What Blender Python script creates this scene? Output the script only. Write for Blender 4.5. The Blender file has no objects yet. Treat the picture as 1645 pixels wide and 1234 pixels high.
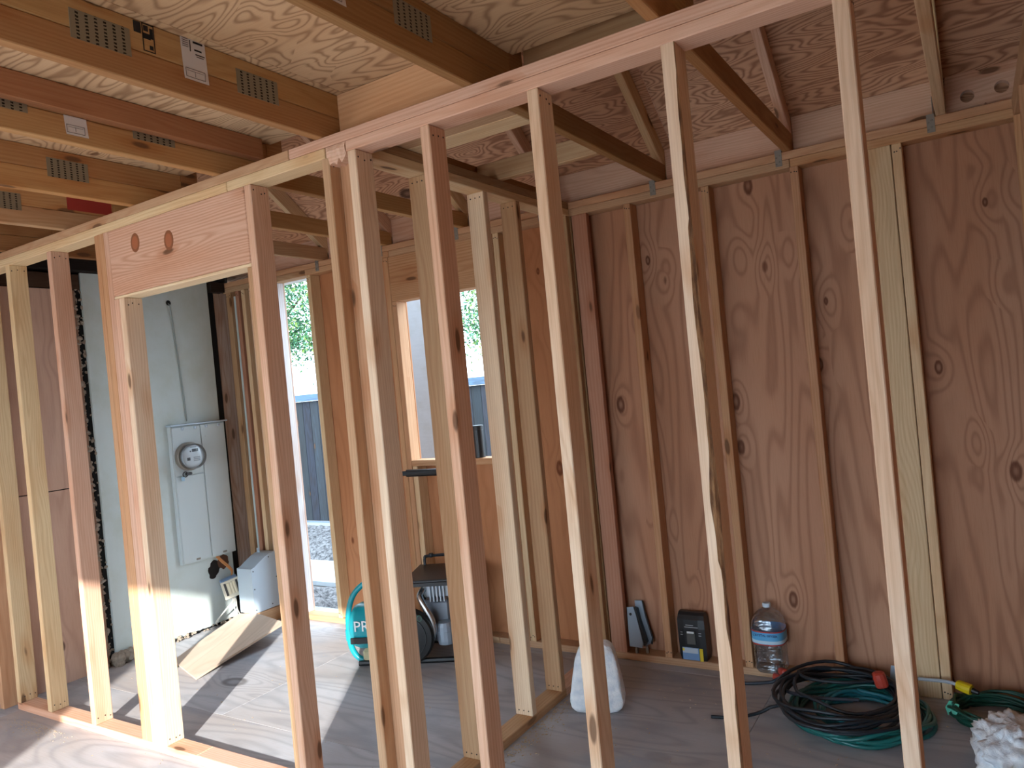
import bpy, bmesh, math, random
from mathutils import Matrix, Vector, noise as mnoise
random.seed(7)
S = bpy.context.scene
C = bpy.context.collection
PI = math.pi

# ------------------------------------------------------------------ camera
F_PX, CW = 1200.488, 1645.0
YAW, PITCH, ROLL = -0.5588, -0.0022, -0.0950
CAM = Vector((0.0, -1.953, 1.529))
fw = Vector((math.sin(YAW)*math.cos(PITCH), math.cos(YAW)*math.cos(PITCH), math.sin(PITCH)))
rt = Vector((math.cos(YAW), -math.sin(YAW), 0))
up = rt.cross(fw)
r2 = rt*math.cos(ROLL) + up*math.sin(ROLL)
u2 = -rt*math.sin(ROLL) + up*math.cos(ROLL)
cd = bpy.data.cameras.new('camera')
cd.sensor_fit = 'HORIZONTAL'; cd.sensor_width = 36.0; cd.lens = F_PX/CW*36.0
cd.clip_start = 0.02; cd.clip_end = 300
co = bpy.data.objects.new('camera', cd); C.objects.link(co)
M = Matrix((r2, u2, -fw)).transposed().to_4x4(); M.translation = CAM
co.matrix_world = M
S.camera = co

# ------------------------------------------------------------------ sky, sun, exposure
W_ = bpy.data.worlds.new('sky'); S.world = W_; W_.use_nodes = True
bg = W_.node_tree.nodes['Background']
bg.inputs[0].default_value = (0.66, 0.83, 1.0, 1); bg.inputs[1].default_value = 1.5
sd = bpy.data.lights.new('sun', 'SUN'); sd.energy = 2.05; sd.angle = math.radians(0.9); sd.color = (1.0, 0.96, 0.91)
so = bpy.data.objects.new('sun', sd); C.objects.link(so)
so.rotation_euler = Vector((-0.66, 1.0, -0.40)).to_track_quat('-Z', 'Y').to_euler()
so.location = (4, -9, 6)
vs = S.view_settings
vs.view_transform = 'Standard'; vs.look = 'None'; vs.gamma = 1.0; vs.use_curve_mapping = False
vs.exposure = 2.5

# ------------------------------------------------------------------ helpers
WM = {}
def col(h, g=1.0):
    h = h.lstrip('#'); v = [int(h[i:i+2], 16)/255 for i in (0, 2, 4)]
    return tuple(min(1, (x/12.92 if x <= .04045 else ((x+.055)/1.055)**2.4)*g) for x in v) + (1.0,)
def place(o, parent, mw):
    C.objects.link(o)
    WM[o] = mw
    if parent is not None:
        o.parent = parent
        o.matrix_local = WM[parent].inverted() @ mw
    else:
        o.matrix_world = mw
    return o
def tag(o, label=None, cat=None, group=None, kind=None):
    if label: o['label'] = label
    if cat: o['category'] = cat
    if group: o['group'] = group
    if kind: o['kind'] = kind
    return o
def empty(name, loc=(0, 0, 0), rz=0.0, parent=None):
    e = bpy.data.objects.new(name, None); e.empty_display_size = .1
    return place(e, parent, Matrix.Translation(loc) @ Matrix.Rotation(rz, 4, 'Z'))
def mesh_obj(name, verts, faces, mat, parent=None, mw=None, color=None, smooth=False, fmats=None):
    me = bpy.data.meshes.new(name); me.from_pydata([tuple(v) for v in verts], [], faces)
    bm = bmesh.new(); bm.from_mesh(me); bmesh.ops.recalc_face_normals(bm, faces=bm.faces); bm.to_mesh(me); bm.free()
    for m in (mat if isinstance(mat, (list, tuple)) else [mat]): me.materials.append(m)
    if fmats:
        for p, i in zip(me.polygons, fmats): p.material_index = i
    if smooth: me.polygons.foreach_set('use_smooth', [True]*len(me.polygons))
    o = bpy.data.objects.new(name, me)
    if color is not None: o.color = color
    return place(o, parent, mw if mw is not None else Matrix.Identity(4))
def cbox(hx, hy, hz, c):
    c = min(c, hx*.45, hy*.45, hz*.45)
    V, idx = [], {}
    for sx in (-1, 1):
        for sy in (-1, 1):
            for sz in (-1, 1):
                for k, p in enumerate(((sx*hx, sy*(hy-c), sz*(hz-c)), (sx*(hx-c), sy*hy, sz*(hz-c)), (sx*(hx-c), sy*(hy-c), sz*hz))):
                    idx[(sx, sy, sz, k)] = len(V); V.append(p)
    Fc = []
    q = [(-1, -1), (1, -1), (1, 1), (-1, 1)]
    for s in (-1, 1):
        Fc.append([idx[(s, a, b, 0)] for a, b in q]); Fc.append([idx[(a, s, b, 1)] for a, b in q]); Fc.append([idx[(a, b, s, 2)] for a, b in q])
    for a in (-1, 1):
        for b in (-1, 1):
            Fc.append([idx[(a, b, -1, 0)], idx[(a, b, 1, 0)], idx[(a, b, 1, 1)], idx[(a, b, -1, 1)]])
            Fc.append([idx[(a, -1, b, 0)], idx[(a, 1, b, 0)], idx[(a, 1, b, 2)], idx[(a, -1, b, 2)]])
            Fc.append([idx[(-1, a, b, 1)], idx[(1, a, b, 1)], idx[(1, a, b, 2)], idx[(-1, a, b, 2)]])
            for s in (-1, 1): Fc.append([idx[(a, b, s, 0)], idx[(a, b, s, 1)], idx[(a, b, s, 2)]])
    return V, Fc
ROTX = Matrix.Identity(4)
ROTY = Matrix.Rotation(PI/2, 4, 'Z')
ROTZ = Matrix.Rotation(-PI/2, 4, 'Y')
def board(name, x, y, z, mat, parent=None, axis=None, color=None, ch=.003, rot=None):
    """axis aligned piece; its local X runs along the grain"""
    d = [x[1]-x[0], y[1]-y[0], z[1]-z[0]]
    if axis is None: axis = 'xyz'[d.index(max(d))]
    ctr = Vector(((x[0]+x[1])/2, (y[0]+y[1])/2, (z[0]+z[1])/2))
    if axis == 'x': L, a, b, R = d[0], d[1], d[2], ROTX
    elif axis == 'y': L, a, b, R = d[1], d[0], d[2], ROTY
    else: L, a, b, R = d[2], d[1], d[0], ROTZ
    V, Fc = cbox(L/2, a/2, b/2, ch)
    mw = Matrix.Translation(ctr) @ (rot if rot is not None else Matrix.Identity(4)) @ R
    return mesh_obj(name, V, Fc, mat, parent, mw, color)
class MB:
    """collects simple solids (world or local coordinates) into one mesh"""
    def __init__(s): s.v, s.f, s.m = [], [], []
    def add(s, V, Fc, mi=0, mw=None):
        o = len(s.v)
        s.v += [tuple((mw @ Vector(p)) if mw is not None else p) for p in V]
        s.f += [[i+o for i in f] for f in Fc]; s.m += [mi]*len(Fc)
    def box(s, x, y, z, ch=.002, mi=0, mw=None):
        V, Fc = cbox((x[1]-x[0])/2, (y[1]-y[0])/2, (z[1]-z[0])/2, ch)
        t = Matrix.Translation(((x[0]+x[1])/2, (y[0]+y[1])/2, (z[0]+z[1])/2))
        s.add(V, Fc, mi, (mw @ t) if mw is not None else t)
    def quad(s, a, b, c, d, mi=0, mw=None): s.add([a, b, c, d], [[0, 1, 2, 3]], mi, mw)
    def lathe(s, prof, n=24, mi=0, mw=None, ex=None):
        V, Fc = [], []
        for r, z in prof:
            for k in range(n):
                a = 2*PI*k/n; ca, sa = math.cos(a), math.sin(a)
                if ex: ca = math.copysign(abs(ca)**ex, ca); sa = math.copysign(abs(sa)**ex, sa)
                V.append((r*ca, r*sa, z))
        for j in range(len(prof)-1):
            for k in range(n): Fc.append([j*n+k, j*n+(k+1) % n, (j+1)*n+(k+1) % n, (j+1)*n+k])
        Fc.append(list(range(n))[::-1]); Fc.append([(len(prof)-1)*n+k for k in range(n)])
        s.add(V, Fc, mi, mw)
    def tube(s, pts, r, n=8, mi=0, mw=None, closed=False):
        P = [Vector(p) for p in pts]; V, Fc = [], []
        m = len(P); prevN = None
        for i, p in enumerate(P):
            a = P[(i-1) % m] if (closed or i > 0) else p; b = P[(i+1) % m] if (closed or i < m-1) else p
            t = (b-a).normalized()
            if prevN is None:
                nn = t.cross(Vector((0, 0, 1)))
                if nn.length < 1e-3: nn = t.cross(Vector((1, 0, 0)))
                nn.normalize()
            else:
                nn = prevN - t*prevN.dot(t)
                nn = nn.normalized() if nn.length > 1e-6 else prevN
            prevN = nn; bb = t.cross(nn)
            rr = r[i] if isinstance(r, (list, tuple)) else r
            for k in range(n):
                an = 2*PI*k/n; V.append(tuple(p + (nn*math.cos(an)+bb*math.sin(an))*rr))
        for i in range(m if closed else m-1):
            for k in range(n):
                j = (i+1) % m
                Fc.append([i*n+k, i*n+(k+1) % n, j*n+(k+1) % n, j*n+k])
        if not closed: Fc.append(list(range(n))[::-1]); Fc.append([(m-1)*n+k for k in range(n)])
        s.add(V, Fc, mi, mw)
    def build(s, name, mat, parent=None, mw=None, color=None, smooth=False):
        return mesh_obj(name, s.v, s.f, mat, parent, mw, color, smooth, s.m if isinstance(mat, (list, tuple)) else None)
def bezier(pts, n=12, closed=False):
    """Catmull-Rom through the points"""
    P = [Vector(p) for p in pts]; out = []; m = len(P)
    for i in range(m if closed else m-1):
        p0 = P[(i-1) % m] if (closed or i > 0) else P[i]; p1 = P[i]; p2 = P[(i+1) % m]; p3 = P[(i+2) % m] if (closed or i < m-2) else P[(i+1) % m]
        for k in range(n):
            t = k/n
            out.append(.5*((2*p1)+(p2-p0)*t+(2*p0-5*p1+4*p2-p3)*t*t+(-p0+3*p1-3*p2+p3)*t**3))
    if not closed: out.append(P[-1])
    return out
def text(name, s, size, mat, parent, mw, ext=.0003, align='CENTER'):
    cu = bpy.data.curves.new(name, 'FONT'); cu.body = s; cu.size = size; cu.extrude = ext; cu.align_x = align; cu.align_y = 'CENTER'; cu.resolution_u = 2
    t = bpy.data.objects.new('tmp', cu); C.objects.link(t)
    dg = bpy.context.evaluated_depsgraph_get()
    me = bpy.data.meshes.new_from_object(t.evaluated_get(dg)); bpy.data.objects.remove(t)
    me.materials.clear(); me.materials.append(mat)
    return place(bpy.data.objects.new(name, me), parent, mw)

# ------------------------------------------------------------------ materials
class N:
    def __init__(s, name, rough=.7):
        s.m = bpy.data.materials.new(name); s.m.use_nodes = True
        s.t = s.m.node_tree; s.b = s.t.nodes['Principled BSDF']; s.b.inputs['Roughness'].default_value = rough
    def n(s, typ, **kw):
        x = s.t.nodes.new(typ)
        for k, v in kw.items(): setattr(x, k, v)
        return x
    def l(s, a, b): s.t.links.new(a, b)
    def setv(s, sock, v):
        if hasattr(v, 'is_linked') or hasattr(v, 'links'): s.l(v, sock)
        else: sock.default_value = v
    def math(s, op, a, b=0.0, c=0.0, clamp=False):
        x = s.n('ShaderNodeMath', operation=op, use_clamp=clamp)
        s.setv(x.inputs[0], a); s.setv(x.inputs[1], b); s.setv(x.inputs[2], c)
        return x.outputs[0]
    def vmul(s, v, k):
        x = s.n('ShaderNodeVectorMath', operation='MULTIPLY'); s.setv(x.inputs[0], v); s.setv(x.inputs[1], k); return x.outputs[0]
    def vadd(s, v, k):
        x = s.n('ShaderNodeVectorMath', operation='ADD'); s.setv(x.inputs[0], v); s.setv(x.inputs[1], k); return x.outputs[0]
    def noise(s, v, scale=1, detail=2, rough=.5, dist=0):
        x = s.n('ShaderNodeTexNoise'); s.l(v, x.inputs['Vector']); x.inputs['Scale'].default_value = scale
        x.inputs['Detail'].default_value = detail; x.inputs['Roughness'].default_value = rough; x.inputs['Distortion'].default_value = dist
        return x.outputs[0]
    def vor(s, v, scale=1):
        x = s.n('ShaderNodeTexVoronoi'); s.l(v, x.inputs['Vector']); x.inputs['Scale'].default_value = scale
        return x.outputs['Distance'], x.outputs['Color']
    def mix(s, f, a, b, mode='MIX'):
        x = s.n('ShaderNodeMix', data_type='RGBA', blend_type=mode)
        s.setv(x.inputs[0], f); s.setv(x.inputs[6], a); s.setv(x.inputs[7], b); return x.outputs[2]
    def rng(s, v, a, b, c=0.0, d=1.0, smooth=True):
        x = s.n('ShaderNodeMapRange'); x.interpolation_type = 'SMOOTHSTEP' if smooth else 'LINEAR'
        s.setv(x.inputs[0], v); x.inputs[1].default_value = a; x.inputs[2].default_value = b; x.inputs[3].default_value = c; x.inputs[4].default_value = d
        return x.outputs[0]
    def base(s, c): s.setv(s.b.inputs['Base Color'], c); return s
    def bump(s, h, strength=.2, dist=.002):
        x = s.n('ShaderNodeBump'); x.inputs['Strength'].default_value = strength; x.inputs['Distance'].default_value = dist
        s.l(h, x.inputs['Height']); s.l(x.outputs[0], s.b.inputs['Normal'])
    def coord(s): return s.n('ShaderNodeTexCoord').outputs['Object']
    def sep(s, v):
        x = s.n('ShaderNodeSeparateXYZ'); s.l(v, x.inputs[0]); return x.outputs
    def comb(s, a, b, c):
        x = s.n('ShaderNodeCombineXYZ'); s.setv(x.inputs[0], a); s.setv(x.inputs[1], b); s.setv(x.inputs[2], c); return x.outputs[0]
def plain(name, c, rough=.6, metal=0.0, spec=None):
    k = N(name, rough); k.base(c if len(c) == 4 else tuple(c)+(1,)); k.b.inputs['Metallic'].default_value = metal
    if spec is not None: k.b.inputs['Specular IOR Level'].default_value = spec
    return k.m
def lumber(name, ring=.30, fibre=.16, knot=True):
    k = N(name, .72); oc = k.coord(); oi = k.n('ShaderNodeObjectInfo'); rd = oi.outputs['Random']
    off = k.comb(k.math('MULTIPLY', rd, 41.0), k.math('MULTIPLY_ADD', rd, .22, -.11), k.math('SUBTRACT', .10, k.math('MULTIPLY', k.math('FRACT', k.math('MULTIPLY', rd, 7.3)), .2)))
    v = k.vadd(oc, off)
    wob = k.noise(k.vmul(v, (1.1, 6, 6)), 1, 2)
    s3 = k.sep(v)
    yy = k.math('ADD', s3[1], k.math('MULTIPLY_ADD', wob, .10, -.05)); zz = k.math('ADD', s3[2], k.math('MULTIPLY_ADD', wob, .08, -.04))
    r = k.math('SQRT', k.math('ADD', k.math('MULTIPLY', yy, yy), k.math('MULTIPLY', zz, zz)))
    rg = k.math('MULTIPLY_ADD', k.math('SINE', k.math('MULTIPLY', r, 560.0)), .5, .5)
    rg = k.math('POWER', rg, 1.6)
    fb = k.noise(k.vmul(v, (5, 230, 230)), 1, 3, .6)
    lo = k.noise(k.vmul(v, (1.3, 8, 8)), 1, 2)
    c = oi.outputs['Color']
    warm = k.mix(1.0, c, (.90, .74, .62, 1), 'MULTIPLY')
    c = k.mix(k.rng(lo, .42, .72, 0, .55), c, warm)
    c = k.mix(k.math('MULTIPLY', rg, ring), c, k.mix(1.0, c, (.70, .54, .41, 1), 'MULTIPLY'))
    c = k.mix(k.rng(fb, .35, .75, 0, fibre*2), c, k.mix(1.0, c, (.62, .5, .4, 1), 'MULTIPLY'))
    if knot:
        kv = k.vadd(k.vmul(v, (3.4, 11, 11)), k.comb(k.math('MULTIPLY', lo, .5), 0.0, 0.0))
        d, cc = k.vor(kv)
        gate = k.rng(k.sep(cc)[0], .60, .64)
        kn = k.math('MULTIPLY', k.rng(d, .10, .17, 1, 0), gate)
        halo = k.math('MULTIPLY', k.rng(d, .14, .45, .45, 0), gate)
        c = k.mix(halo, c, k.mix(1.0, c, (.75, .5, .32, 1), 'MULTIPLY'))
        c = k.mix(k.math('MULTIPLY', kn, .8), c, (.10, .045, .02, 1))
    k.base(c); k.bump(fb, .12, .001)
    k.b.inputs['Specular IOR Level'].default_value = .25
    return k.m
def plywood(name, base, dark, knotc, bands=46, contrast=.5, stretch=(.55, 4.2), knot_scale=(3.0, 6.0), gate=.45, stain=None, sharp=3.0):
    k = N(name, .75); oc = k.coord(); oi = k.n('ShaderNodeObjectInfo'); rd = oi.outputs['Random']
    q3 = k.sep(oc); oc = k.comb(q3[0], k.math('ADD', q3[1], q3[2]), 0.0)
    v = k.vadd(oc, k.comb(k.math('MULTIPLY', rd, 53.0), k.math('MULTIPLY', rd, 31.0), 0.0))
    kd, kc = k.vor(k.vmul(v, (knot_scale[0], knot_scale[1], .001)))
    g = k.rng(k.sep(kc)[0], gate, gate+.03)
    f = k.noise(k.vmul(v, (stretch[0], stretch[1], .001)), 1, 1.5, .45, .25)
    f = k.math('ADD', f, k.math('MULTIPLY', k.math('MULTIPLY', k.rng(kd, .0, .5, 1, 0), g), .16))
    band = k.math('MULTIPLY_ADD', k.math('SINE', k.math('MULTIPLY', f, float(bands*2))), .5, .5)
    band = k.math('POWER', band, sharp)
    fb = k.noise(k.vmul(v, (9, 190, 1)), 1, 3, .6)
    lo = k.noise(k.vmul(v, (.7, 1.6, .01)), 1, 2)
    c = k.mix(k.rng(lo, .3, .7), base, k.mix(1.0, base, (.88, .78, .70, 1), 'MULTIPLY'))
    c = k.mix(k.math('MULTIPLY', band, contrast), c, dark)
    c = k.mix(k.rng(fb, .4, .8, 0, .28), c, k.mix(1.0, c, (.7, .6, .5, 1), 'MULTIPLY'))
    rz_ = k.math('MULTIPLY_ADD', k.sep(kc)[1], .8, .55)
    kd = k.math('ADD', k.math('DIVIDE', kd, rz_), k.math('MULTIPLY_ADD', fb, .04, -.02))
    kn = k.math('MULTIPLY', k.rng(kd, .09, .13, 1, 0), g); core = k.math('MULTIPLY', k.rng(kd, .03, .08, 1, 0), g)
    c = k.mix(k.math('MULTIPLY', kn, .85), c, knotc)
    c = k.mix(k.math('MULTIPLY', core, .45), c, base)
    if stain is not None:
        st = k.noise(k.vmul(v, (1.7, 2.6, .01)), 1, 5, .62)
        c = k.mix(k.rng(st, .48, .70, 0, .75), c, stain)
    k.base(c); k.bump(k.math('ADD', k.math('MULTIPLY', fb, .5), band), .12, .0012)
    k.b.inputs['Specular IOR Level'].default_value = .25
    return k.m
LUM = lumber('lumber')
LUMR = lumber('lumber_strong_grain', ring=.55)
PLYW = plywood('plywood_wall', col('#c29579'), col('#86563f'), col('#5e3420'), bands=44, contrast=.43)
PLYD = plywood('plywood_deck', col('#d2b18c'), col('#7d5535'), col('#6b4426'), bands=52, contrast=.62, stretch=(1.9, 6.5), knot_scale=(3.4, 5.5), gate=.35, sharp=3.5)
PLYR = plywood('plywood_roof', col('#d6ab8c'), col('#7d4d35'), col('#2b140b'), bands=52, contrast=.66, stretch=(2.2, 11), knot_scale=(2.0, 3.2), gate=.62, sharp=2)
PLYO = plywood('plywood_orange', col('#c28a62'), col('#98603c'), col('#6b3518'), bands=28, contrast=.3)
PLYP = plywood('plywood_pink', col('#d2b3a1'), col('#a98573'), col('#4a2a1c'), bands=26, contrast=.35)
FLR = plywood('plywood_floor', col('#b6b9bf'), col('#7f8187'), col('#6a6868'), bands=40, contrast=.34, stretch=(.7, 3.4), knot_scale=(1.6, 2.6), gate=.7, stain=col('#959aa2'))
SCR = plywood('plywood_scrap', col('#d9cdc0'), col('#b09c88'), col('#6b5a4a'), bands=30, contrast=.3, knot_scale=(3, 5), gate=.5)
def painted(name, c, streak=.25, scale=6.0):
    k = N(name, .62); v = k.coord()
    a = k.noise(v, scale, 6, .65); b = k.noise(k.vmul(v, (40, 40, 6)), 1, 3)
    cc = k.mix(k.rng(a, .40, .75, 0, streak), c, k.mix(1.0, c, (.80, .78, .66, 1), 'MULTIPLY'))
    d, q = k.vor(k.vmul(v, (9, 9, 5)))
    sp = k.math('MULTIPLY', k.rng(d, .03, .07, 1, 0), k.rng(k.sep(q)[0], .8, .83))
    cc = k.mix(k.math('MULTIPLY', sp, .7), cc, (.18, .16, .14, 1))
    k.base(cc); k.bump(b, .35, .003); return k.m
WHITE = painted('painted_siding', col('#c4d0cf'), .5, 4.0)
BOXP = painted('painted_metal', col('#c3cfd2'), .12, 3)
OLD = lumber('old_wood', ring=.5, fibre=.3)
STEEL = plain('galvanised_steel', col('#8d877e'), .5, .35)
DARKST = plain('dark_steel', col('#4a4d50'), .5, .7)
BLUEBOX = plain('blue_grey_sheet_metal', col('#b9cad8'), .45, .15)
BLACK = plain('black_plastic', col('#121314'), .45)
RUB = plain('black_rubber', col('#19232b'), .45)
TEAL = plain('teal_enamel', col('#1799a6'), .28)
TAR = plain('tar_paper', col('#08090a'), .9)
FOAM = None
k = N('spray_foam', .85); a = k.noise(k.coord(), 60, 4); k.base(k.mix(a, col('#6e6152'), col('#ab9f90'))); k.bump(a, .6, .01); FOAM = k.m
k = N('white_foam', .8); a = k.noise(k.coord(), 25, 5, .6); k.base(k.mix(k.rng(a, .3, .75), col('#f2f5f7'), col('#d3dde6'))); k.bump(a, .7, .012); WFOAM = k.m
PAPER = plain('paper_tag', col('#cfc8c2'), .8)
INK = plain('black_ink', col('#1b1714'), .8)
GREYINK = plain('grey_ink', col('#6d6763'), .8)
# pressed nail plate: rows of punched slots
k = N('nail_plate', .5); k.b.inputs['Metallic'].default_value = .55; s3 = k.sep(k.coord())
ns = k.noise(k.vmul(k.coord(), (90, 90, 90)), 1, 2)
gx = k.math('FRACT', k.math('MULTIPLY', s3[0], 40.0)); gz = k.math('FRACT', k.math('ADD', k.math('MULTIPLY', s3[2], 105.0), k.math('MULTIPLY', ns, .9)))
slot = k.math('MULTIPLY', k.math('MULTIPLY', k.rng(gx, .28, .36), k.rng(gx, .62, .70, 1, 0)), k.rng(gz, .42, .55))
k.base(k.mix(slot, col('#8d8674'), col('#1d1a15'))); NPLATE = k.m

# lumber colours
G = 1.32
PALE, YEL, PINK, ORA, TAN, BRN, RED = [col(h, G) for h in ('#ccb69e', '#c7b08c', '#c3a18b', '#b48d6b', '#ad8f70', '#917354', '#a0775f')]
def jit(c, a=.06):
    f = 1+random.uniform(-a, a); return (min(1, c[0]*f), min(1, c[1]*f*(1+random.uniform(-a, a)*.5)), min(1, c[2]*f*(1+random.uniform(-a, a)*.5)), 1)

H, T, D = 2.389, .038, .089          # stud top, lumber thickness and width
W = 1.669                            # inner stud face of the back wall
ZB = H+2*T                           # top of the double plates
RR = random.Random(3)
NAILS = []
def nails(stud, pts, nrm):
    """tiny nail heads on a stud: pts in world space, nrm the face normal"""
    mb = MB(); q = Vector(nrm).to_track_quat('Z', 'Y').to_matrix().to_4x4()
    for p in pts: mb.lathe([(.0032, -.001), (.0032, .0012)], 6, 0, Matrix.Translation(p) @ q)
    o = mb.build('nail_heads', INKN, stud, WM[stud] @ WM[stud].inverted())
    o['kind'] = 'stuff'; return o
INKN = plain('nail_head', col('#3a302a'), .5, .3)
def stud(parent, x0, y0, z0=T, z1=H, color=PALE, dx=T, dy=D, name='stud', mat=None, top=True, bot=True, face='x'):
    o = board(name, (x0, x0+dx), (y0, y0+dy), (z0, z1), mat or LUM, parent, 'z', jit(color))
    pts = []
    if top: pts += [(x0+dx, y0+dy*u+RR.uniform(-.006, .006), z1-.02-RR.uniform(0, .015)) for u in (.2, .5, .8)]
    if bot: pts += [(x0+dx, y0+dy*u+RR.uniform(-.006, .006), z0+.022+RR.uniform(0, .012)) for u in (.2, .5, .8)]
    if pts and face == 'x': nails(o, pts, (1, 0, 0))
    elif pts: nails(o, [(x0+dx*((p[1]-y0)/dy), y0, p[2]) for p in pts], (0, -1, 0))
    return o

# ================================================================== the setting
# floor: sheets of weathered plywood
fl = tag(empty('floor', (-2.2, 0, 0)), 'dusty grey plywood subfloor under the framing', 'floor', kind='structure')
sub = board('floor_joists', (-4.80, .32), (-3.30, 1.80), (-.16, -.021), plain('dark_earth', col('#3b332c'), .9), fl, 'x', ch=.001)
ys = [-3.28, -2.06, -.84, .38, 1.60, 1.775]
for j in range(5):
    x = .30
    first = True
    while x > -4.79:
        L = (1.22 if (j % 2 and first) else 2.44); first = False
        xa = max(-4.79, x-L)
        board('plywood_sheet', (xa+.001, x-.001), (ys[j]+.001, ys[j+1]-.001), (-.019, 0), FLR, fl, 'x', ch=.0008)
        x = xa

# ---------------------------------------------------------------- back wall
wb = tag(empty('wall_back', (-2.2, W, 0)), 'outer wall of studs sheathed with reddish plywood behind the cross wall', 'wall', kind='structure')
board('bottom_plate', (-4.70, -2.52), (W, W+D), (0, T), LUM, wb, 'x', TAN)
board('bottom_plate', (-2.518, -.79), (W, W+D), (0, T), LUM, wb, 'x', jit(TAN))
board('top_plate', (-4.72, -3.846), (W, W+D), (H, H+T), LUM, wb, 'x', jit(TAN))
board('top_plate', (-3.844, -3.09), (W, W+D), (H, H+T), LUM, wb, 'x', jit(ORA))
board('top_plate', (-3.088, -.662), (W, W+D), (H, H+T), LUM, wb, 'x', jit(TAN))
board('top_plate', (-.660, .28), (W, W+D), (H, H+T), LUM, wb, 'x', jit(ORA))
board('top_plate', (-4.72, -1.89), (W, W+D), (H+T+.001, ZB), LUM, wb, 'x', jit(ORA))
board('top_plate', (-1.888, .28), (W, W+D), (H+T+.001, ZB), LUM, wb, 'x', jit(ORA))
WO = (-3.06, -2.345, 1.10, 2.105)     # window opening
DO = (-4.165, -3.835)                 # open stud bay
def bst(x, c=ORA, z0=T, z1=H, **kw): return stud(wb, x, W, z0, z1, c, face='y', **kw)
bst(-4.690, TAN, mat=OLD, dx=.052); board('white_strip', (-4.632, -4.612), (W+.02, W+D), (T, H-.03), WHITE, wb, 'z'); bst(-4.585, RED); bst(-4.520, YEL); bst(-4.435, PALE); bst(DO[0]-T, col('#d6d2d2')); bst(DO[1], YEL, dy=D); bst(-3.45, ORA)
bst(WO[0]-2*T-.002, ORA); bst(WO[0]-T, ORA, z1=WO[3])
bst(WO[1], ORA, z1=WO[3]); bst(WO[1]+T+.003, YEL)
board('window_header', (WO[0]-T, WO[1]+T), (W, W+D), (WO[3], H), LUMR, wb, 'x', jit(ORA))
board('window_sill', (WO[0], WO[1]), (W, W+D), (WO[2]-T, WO[2]), LUM, wb, 'x', jit(ORA))
for x in (WO[0]+.003, -2.72, WO[1]-T-.003): bst(x, YEL, T, WO[2]-T, top=False)
board('backing_stud', (-1.792, -1.703), (W, W+T), (T, H), LUM, wb, 'z', jit(RED))
bst(-1.785, BRN, dy=D-T-.001) if False else board('backing_stud', (-1.835, -1.797), (W, W+D), (T, H), LUM, wb, 'z', jit(BRN))
bst(-1.49, ORA); bst(-1.08, ORA); bst(-.664, ORA, z0=.0)
board('backing_stud', (-.336, -.2485), (W, W+T), (0, H), LUM, wb, 'z', jit(YEL))
bst(-.245, YEL, z0=0)
# sheathing, sheet by sheet, joints on the studs, cut round the openings
YS = (W+D+.001, W+D+.012)
def sheet(x, z, m, p=wb, y=YS): return board('plywood_sheet', x, y, z, m, p, 'z', ch=.0008)
sheet((-4.81, DO[0]-.002), (-.05, ZB), PLYP)
sheet((DO[1]+.002, WO[0]), (-.05, ZB), PLYO)
sheet((WO[0]+.001, WO[1]-.001), (-.05, WO[2]), PLYO); sheet((WO[0]+.001, WO[1]-.001), (WO[3], ZB), PLYO)
sheet((WO[1], -1.823), (-.05, ZB), PLYO); sheet((-1.820, -1.472), (-.05, ZB), PLYW)
sheet((-1.469, -.229), (-.05, ZB), PLYW); sheet((-.226, .292), (-.05, ZB), PLYW)
# eave blocking between the trusses, two vent holes drilled in the last one
TX = [-.035, -.650, -1.265, -1.920, -2.497, -3.093, -3.662, -4.262]     # +X face of each truss
def holed(name, x, y0, z0, z1, holes, r, color):
    """board with round holes, built as strips so that the holes go through"""
    mb = MB(); n = 20; xs = []
    cells = [x[0]] + [sum(h)/2 for h in zip([c for c, _ in holes][:-1], [c for c, _ in holes][1:])] + [x[1]]
    for (hx, hz), a, b in zip(holes, cells[:-1], cells[1:]):
        ring = []
        for i in range(n):
            t = 2*PI*i/n; ct, s_ = math.cos(t), math.sin(t)
            kx = (b-hx)/ct if ct > 1e-6 else ((a-hx)/ct if ct < -1e-6 else 1e9); kz = (z1-hz)/s_ if s_ > 1e-6 else ((z0-hz)/s_ if s_ < -1e-6 else 1e9)
            kk = min(kx, kz); ring.append(((hx+r*ct, hz+r*s_), (hx+kk*ct, hz+kk*s_)))
        for yy in (y0, y0+T):
            for i in range(n):
                p, q = ring[i], ring[(i+1) % n]
                mb.quad((p[0][0], yy, p[0][1]), (p[1][0], yy, p[1][1]), (q[1][0], yy, q[1][1]), (q[0][0], yy, q[0][1]))
        for i in range(n):
            p, q = ring[i], ring[(i+1) % n]
            mb.quad((p[0][0], y0, p[0][1]), (p[0][0], y0+T, p[0][1]), (q[0][0], y0+T, q[0][1]), (q[0][0], y0, q[0][1]))
            mb.quad((p[1][0], y0, p[1][1]), (p[1][0], y0+T, p[1][1]), (q[1][0], y0+T, q[1][1]), (q[1][0], y0, q[1][1]))
    return mb.build(name, LUM, wb, None, color)
for a, b in zip(TX[1:], TX[:-1]):
    board('eave_block', (a+.001, b-T-.001), (1.725, 1.725+T), (ZB+.001, 2.630), LUM, wb, 'x', jit(PINK))
holed('eave_block', (TX[0]+.001, .28), 1.725, ZB+.001, 2.630, [(.045, 2.530), (.165, 2.535)], .026, PINK)

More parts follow.
